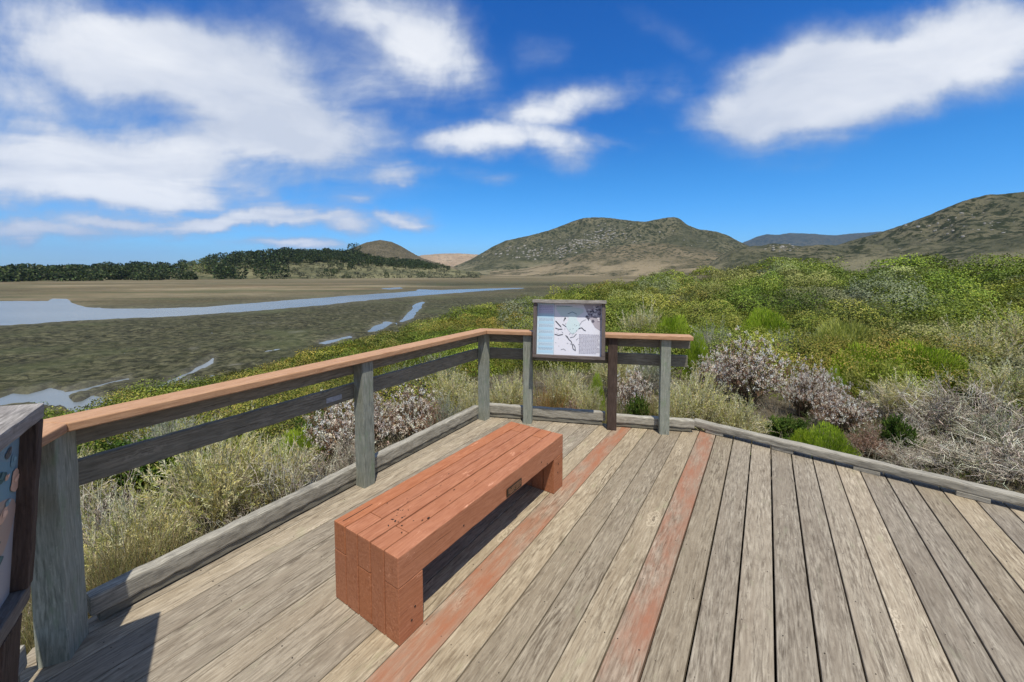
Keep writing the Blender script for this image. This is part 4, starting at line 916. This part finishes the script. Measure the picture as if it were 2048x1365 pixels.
# small houses at the far shore
mw_=flat('white_house_wall',(.62,.62,.60),.8); mr_=flat('grey_house_roof',(.22,.20,.19),.8); mg_=flat('dark_window_glass',(.03,.04,.05),.2)
def house(px,py,w,d,h,label):
    p=P(px,py,MARSH+.2); e=empty('house',(p.x,p.y,MARSH+.1),random.uniform(-.3,.3)); tag(e,label,'house','small houses along the far shore')
    link('wall',boxes_mesh('wall',[(-w/2,w/2,-d/2,d/2,0,h)],mw_,.02,wob=0),e)
    bm=bmesh.new(); vs=[bm.verts.new(c_) for c_ in ((-w/2-.5,-d/2-.5,h+.003),(w/2+.5,-d/2-.5,h+.003),(w/2+.5,d/2+.5,h+.003),(-w/2-.5,d/2+.5,h+.003),(-w/2-.5,0,h+h*.4),(w/2+.5,0,h+h*.4))]
    for f in ((0,1,5,4),(2,3,4,5),(0,4,3),(1,2,5),(3,2,1,0)): bm.faces.new([vs[i] for i in f])
    bmesh.ops.recalc_face_normals(bm,faces=bm.faces[:]); me=bpy.data.meshes.new('roof'); bm.to_mesh(me); bm.free(); me.materials.append(mr_); link('roof',me,e)
    for s in (-.3,0,.3): 
        o=link('window',boxes_mesh('window',[(s*w-.8,s*w+.8,-d/2-.08,-d/2-.01,h*.35,h*.8)],mg_,.01,wob=0),e)
house(168,557,20,8,4.0,'longest white house on the far shore at the left'); house(182,557.3,8,7,3.5,'small white house touching the right end of the longest one'); house(248,557,11,8,3.6,'white house alone on the far shore right of the long one'); house(288,556.5,7,6,3.2,'smallest pale house on the far shore left of the pale clearing')
# ------------------------------------------------------------------ sky
SUN_EL=math.radians(67); sd=Vector((.2,-.98,0)).normalized(); SAZ=math.atan2(sd.x,sd.y)
w=bpy.data.worlds.new("World"); sc.world=w; w.use_nodes=True; t=NT(w)
sky=t.n('ShaderNodeTexSky',sky_type='NISHITA',sun_disc=False,sun_elevation=SUN_EL,sun_rotation=SAZ,altitude=50,air_density=1.0,dust_density=.35,ozone_density=2.2)
d=t.n('ShaderNodeTexCoord').outputs['Generated']; se=t.n('ShaderNodeSeparateXYZ',{0:d}); dx,dy,dz=se.outputs
dyc=t.math('MAXIMUM',dy,.08)
ab=t.n('ShaderNodeCombineXYZ',{0:t.math('DIVIDE',dx,dyc),1:t.math('DIVIDE',dz,dyc)}).outputs[0]
# cloud deck coordinates
dzc=t.math('ADD',t.math('MAXIMUM',dz,0),.16)
qv=t.n('ShaderNodeCombineXYZ',{0:t.math('DIVIDE',dx,dzc),1:t.math('DIVIDE',dy,dzc),2:3.3}).outputs[0]
wq=t.n('ShaderNodeVectorMath',{0:t.noise(qv,1.1,3,.5,0,1),1:(.5,.5,.5)},operation='SUBTRACT').outputs[0]
wq=t.n('ShaderNodeVectorMath',{0:qv,1:t.n('ShaderNodeVectorMath',{0:wq,1:(.75,.75,0)},operation='MULTIPLY').outputs[0]},operation='ADD').outputs[0]
n1=t.noise(t.mapv(wq,sc=(1.0,1.35,1),rot=(0,0,.5)),1.25,7,.55); n2=t.noise(t.mapv(wq,sc=(.7,2.2,1),rot=(0,0,.45)),2.6,6,.6)
n3=t.noise(ab,4.2,7,.6,.3); nz=t.math('ADD',t.math('ADD',t.math('MULTIPLY',n1,.36),t.math('MULTIPLY',n2,.22)),t.math('MULTIPLY',n3,.42))
abw=t.n('ShaderNodeVectorMath',{0:ab,1:t.n('ShaderNodeVectorMath',{0:t.n('ShaderNodeVectorMath',{0:t.noise(ab,3.2,5,.6,0,1),1:(.5,.5,.5)},operation='SUBTRACT').outputs[0],1:(.26,.14,0)},operation='MULTIPLY').outputs[0]},operation='ADD').outputs[0]
blobs=[(330,120,330,105,1.05,-6),(480,215,200,62,.95,-8),(80,40,260,90,.6,-8),(170,320,420,85,.95,-6),(490,280,300,62,.9,0),(660,300,170,55,.8,-4),(230,375,320,42,.6,0),(250,230,620,270,.6,0),(20,120,160,120,.5,0),
(860,115,140,95,.9,-22),(740,20,190,65,.75,-15),(760,190,90,70,.5,0),(935,288,140,36,1.05,2),(1140,205,130,48,1.0,10),(1105,285,105,52,.9,-20),(1210,290,105,24,.6,0),(1030,235,80,50,.6,0),(810,352,72,24,.8,0),(960,350,90,20,.45,0),
(1620,190,230,110,1.2,10),(1470,235,130,50,.95,6),(1650,90,170,60,.6,10),(1900,110,300,105,1.15,14),(1740,150,230,95,1.1,14),(2050,60,260,80,.7,10),(1320,195,85,60,.42,20),(1360,80,120,40,.28,-30),(1080,110,60,40,.3,0),
(490,438,200,24,1.25,2),(230,438,140,18,.95,2),(700,440,75,32,.85,-10),(820,433,80,22,.85,-12),(600,488,120,14,.8,0),(60,380,260,55,.75,0),(40,465,190,28,.85,0),(390,398,230,22,.6,-4),(540,400,80,20,.5,-20),(720,388,60,14,.4,0)]
acc=None
for (bx,by,rx,ry,wt,rot) in blobs:
    d0=ray(bx,by); c0=(d0[0]/d0[1],d0[2]/d0[1]); th=math.radians(rot)
    v=t.n('ShaderNodeMapping',{'Vector':t.n('ShaderNodeVectorMath',{0:abw,1:(c0[0],c0[1],0)},operation='SUBTRACT').outputs[0],'Rotation':(0,0,-th)}).outputs[0]
    v=t.n('ShaderNodeVectorMath',{0:v,1:(F/rx/1.5,F/ry/1.5,0)},operation='MULTIPLY').outputs[0]
    ln=t.n('ShaderNodeVectorMath',{0:v},operation='LENGTH').outputs['Value']
    s_=t.mr(ln,0,1.0,wt,0,True)
    acc=s_ if acc is None else t.math('MAXIMUM',t.math('ADD',acc,t.math('MULTIPLY',s_,.35)),s_)
gate=t.mr(dy,.1,.3); behind=t.math('MULTIPLY',t.math('MAXIMUM',t.mr(dy,.25,.0),t.mr(dz,.72,.85)),t.mr(n1,.28,.50,0,.95))  # behind: unseen cloud at the back and overhead, added to whiten the fill light
acc=t.math('MULTIPLY',acc,gate)
dens=t.math('ADD',acc,t.math('MULTIPLY',t.math('MULTIPLY',t.math('SUBTRACT',nz,.5),2.5),t.mr(acc,0,.35,0,1)))
cov=t.mr(dens,.02,.98,0,1,True); cov=t.math('MAXIMUM',cov,behind)
thick=t.math('MULTIPLY',t.mr(dens,.35,1.15,0,1,True),t.mr(t.noise(t.mapv(wq,loc=(4,4,0)),.9,5,.6),.36,.58,.45,1))
gl=t.mr(ab_y:=t.n('ShaderNodeSeparateXYZ',{0:ab}).outputs[1],.08,.42,0,1)
sk=t.n('ShaderNodeHueSaturation',{'Color':sky.outputs[0],'Saturation':1.28,'Value':1.0}).outputs[0]
sk=t.n('ShaderNodeMix',data_type='RGBA',blend_type='MULTIPLY'); skn=sk; skn.inputs[0].default_value=1; t.t.links.new(t.n('ShaderNodeHueSaturation',{'Color':sky.outputs[0],'Saturation':1.25}).outputs[0],skn.inputs[6]); skn.inputs[7].default_value=(.80,1.0,1.15,1)
cloudc=t.mix(thick,(2.9,3.5,4.7),(6.8,6.95,7.2))
ss=t.n('ShaderNodeSeparateColor',{0:skn.outputs[2]})
def gr_(i,p,k): return t.math('MULTIPLY',t.math('POWER',t.math('MULTIPLY',ss.outputs[i],.1),p),k*10)
skh=t.n('ShaderNodeCombineColor',{0:gr_(0,1.75,1.5),1:gr_(1,1.35,1.2),2:gr_(2,1.15,1.08)}).outputs[0]
skg=t.mix(t.mr(dz,.0,.26,1,0,True),skh,t.mix(1.0,skh,(.60,.74,1.10),'MULTIPLY'))
out=t.mix(t.math('MULTIPLY',cov,.97),skg,cloudc)
bg=t.n('ShaderNodeBackground',{'Color':out,'Strength':.10}); t.n('ShaderNodeOutputWorld',{'Surface':bg.outputs[0]})
w.cycles.sampling_method='MANUAL'; w.cycles.sample_map_resolution=512
sun=bpy.data.lights.new('sun','SUN'); sun.energy=3.6; sun.angle=math.radians(.53); sun.color=(1,.945,.84)
so=bpy.data.objects.new('sun',sun); C.objects.link(so); sv=Vector((sd.x*math.cos(SUN_EL),sd.y*math.cos(SUN_EL),math.sin(SUN_EL))); so.rotation_euler=(-sv).to_track_quat('-Z','Y').to_euler(); so.location=(0,0,30)
# ------------------------------------------------------------------ haze
HZ=True
if HZ:
    m=bpy.data.materials.new('air'); m.use_nodes=True; t=NT(m)
    pv=t.n('ShaderNodeVolumePrincipled',{'Color':(.40,.62,1,1),'Density':2.4e-5,'Anisotropy':.0}); t.n('ShaderNodeOutputMaterial',{'Volume':pv.outputs[0]})
    bm=bmesh.new(); bmesh.ops.create_cube(bm,size=1,matrix=Matrix.Translation((0,0,740))@Matrix.Diagonal((60000,60000,1560,1))); me=bpy.data.meshes.new('haze'); bm.to_mesh(me); bm.free(); me.materials.append(m); o=link('haze',me); tag(o,kind='stuff')
# ------------------------------------------------------------------ camera
cam=bpy.data.cameras.new('camera'); cam.sensor_width=36; cam.lens=F/2048*36; cam.shift_y=-(682.5-PY)/2048; cam.clip_end=60000; cam.clip_start=.05
co=bpy.data.objects.new('camera',cam); C.objects.link(co); co.location=(0,0,H); co.rotation_euler=(math.radians(90)-PITCH,0,0); sc.camera=co
sc.view_settings.view_transform='Standard'; sc.view_settings.look='None'; sc.view_settings.exposure=.48; sc.view_settings.gamma=1
sc.cycles.max_bounces=6; sc.cycles.transparent_max_bounces=4; sc.cycles.volume_bounces=0; sc.cycles.use_denoising=True
print('canopy quads',nn)
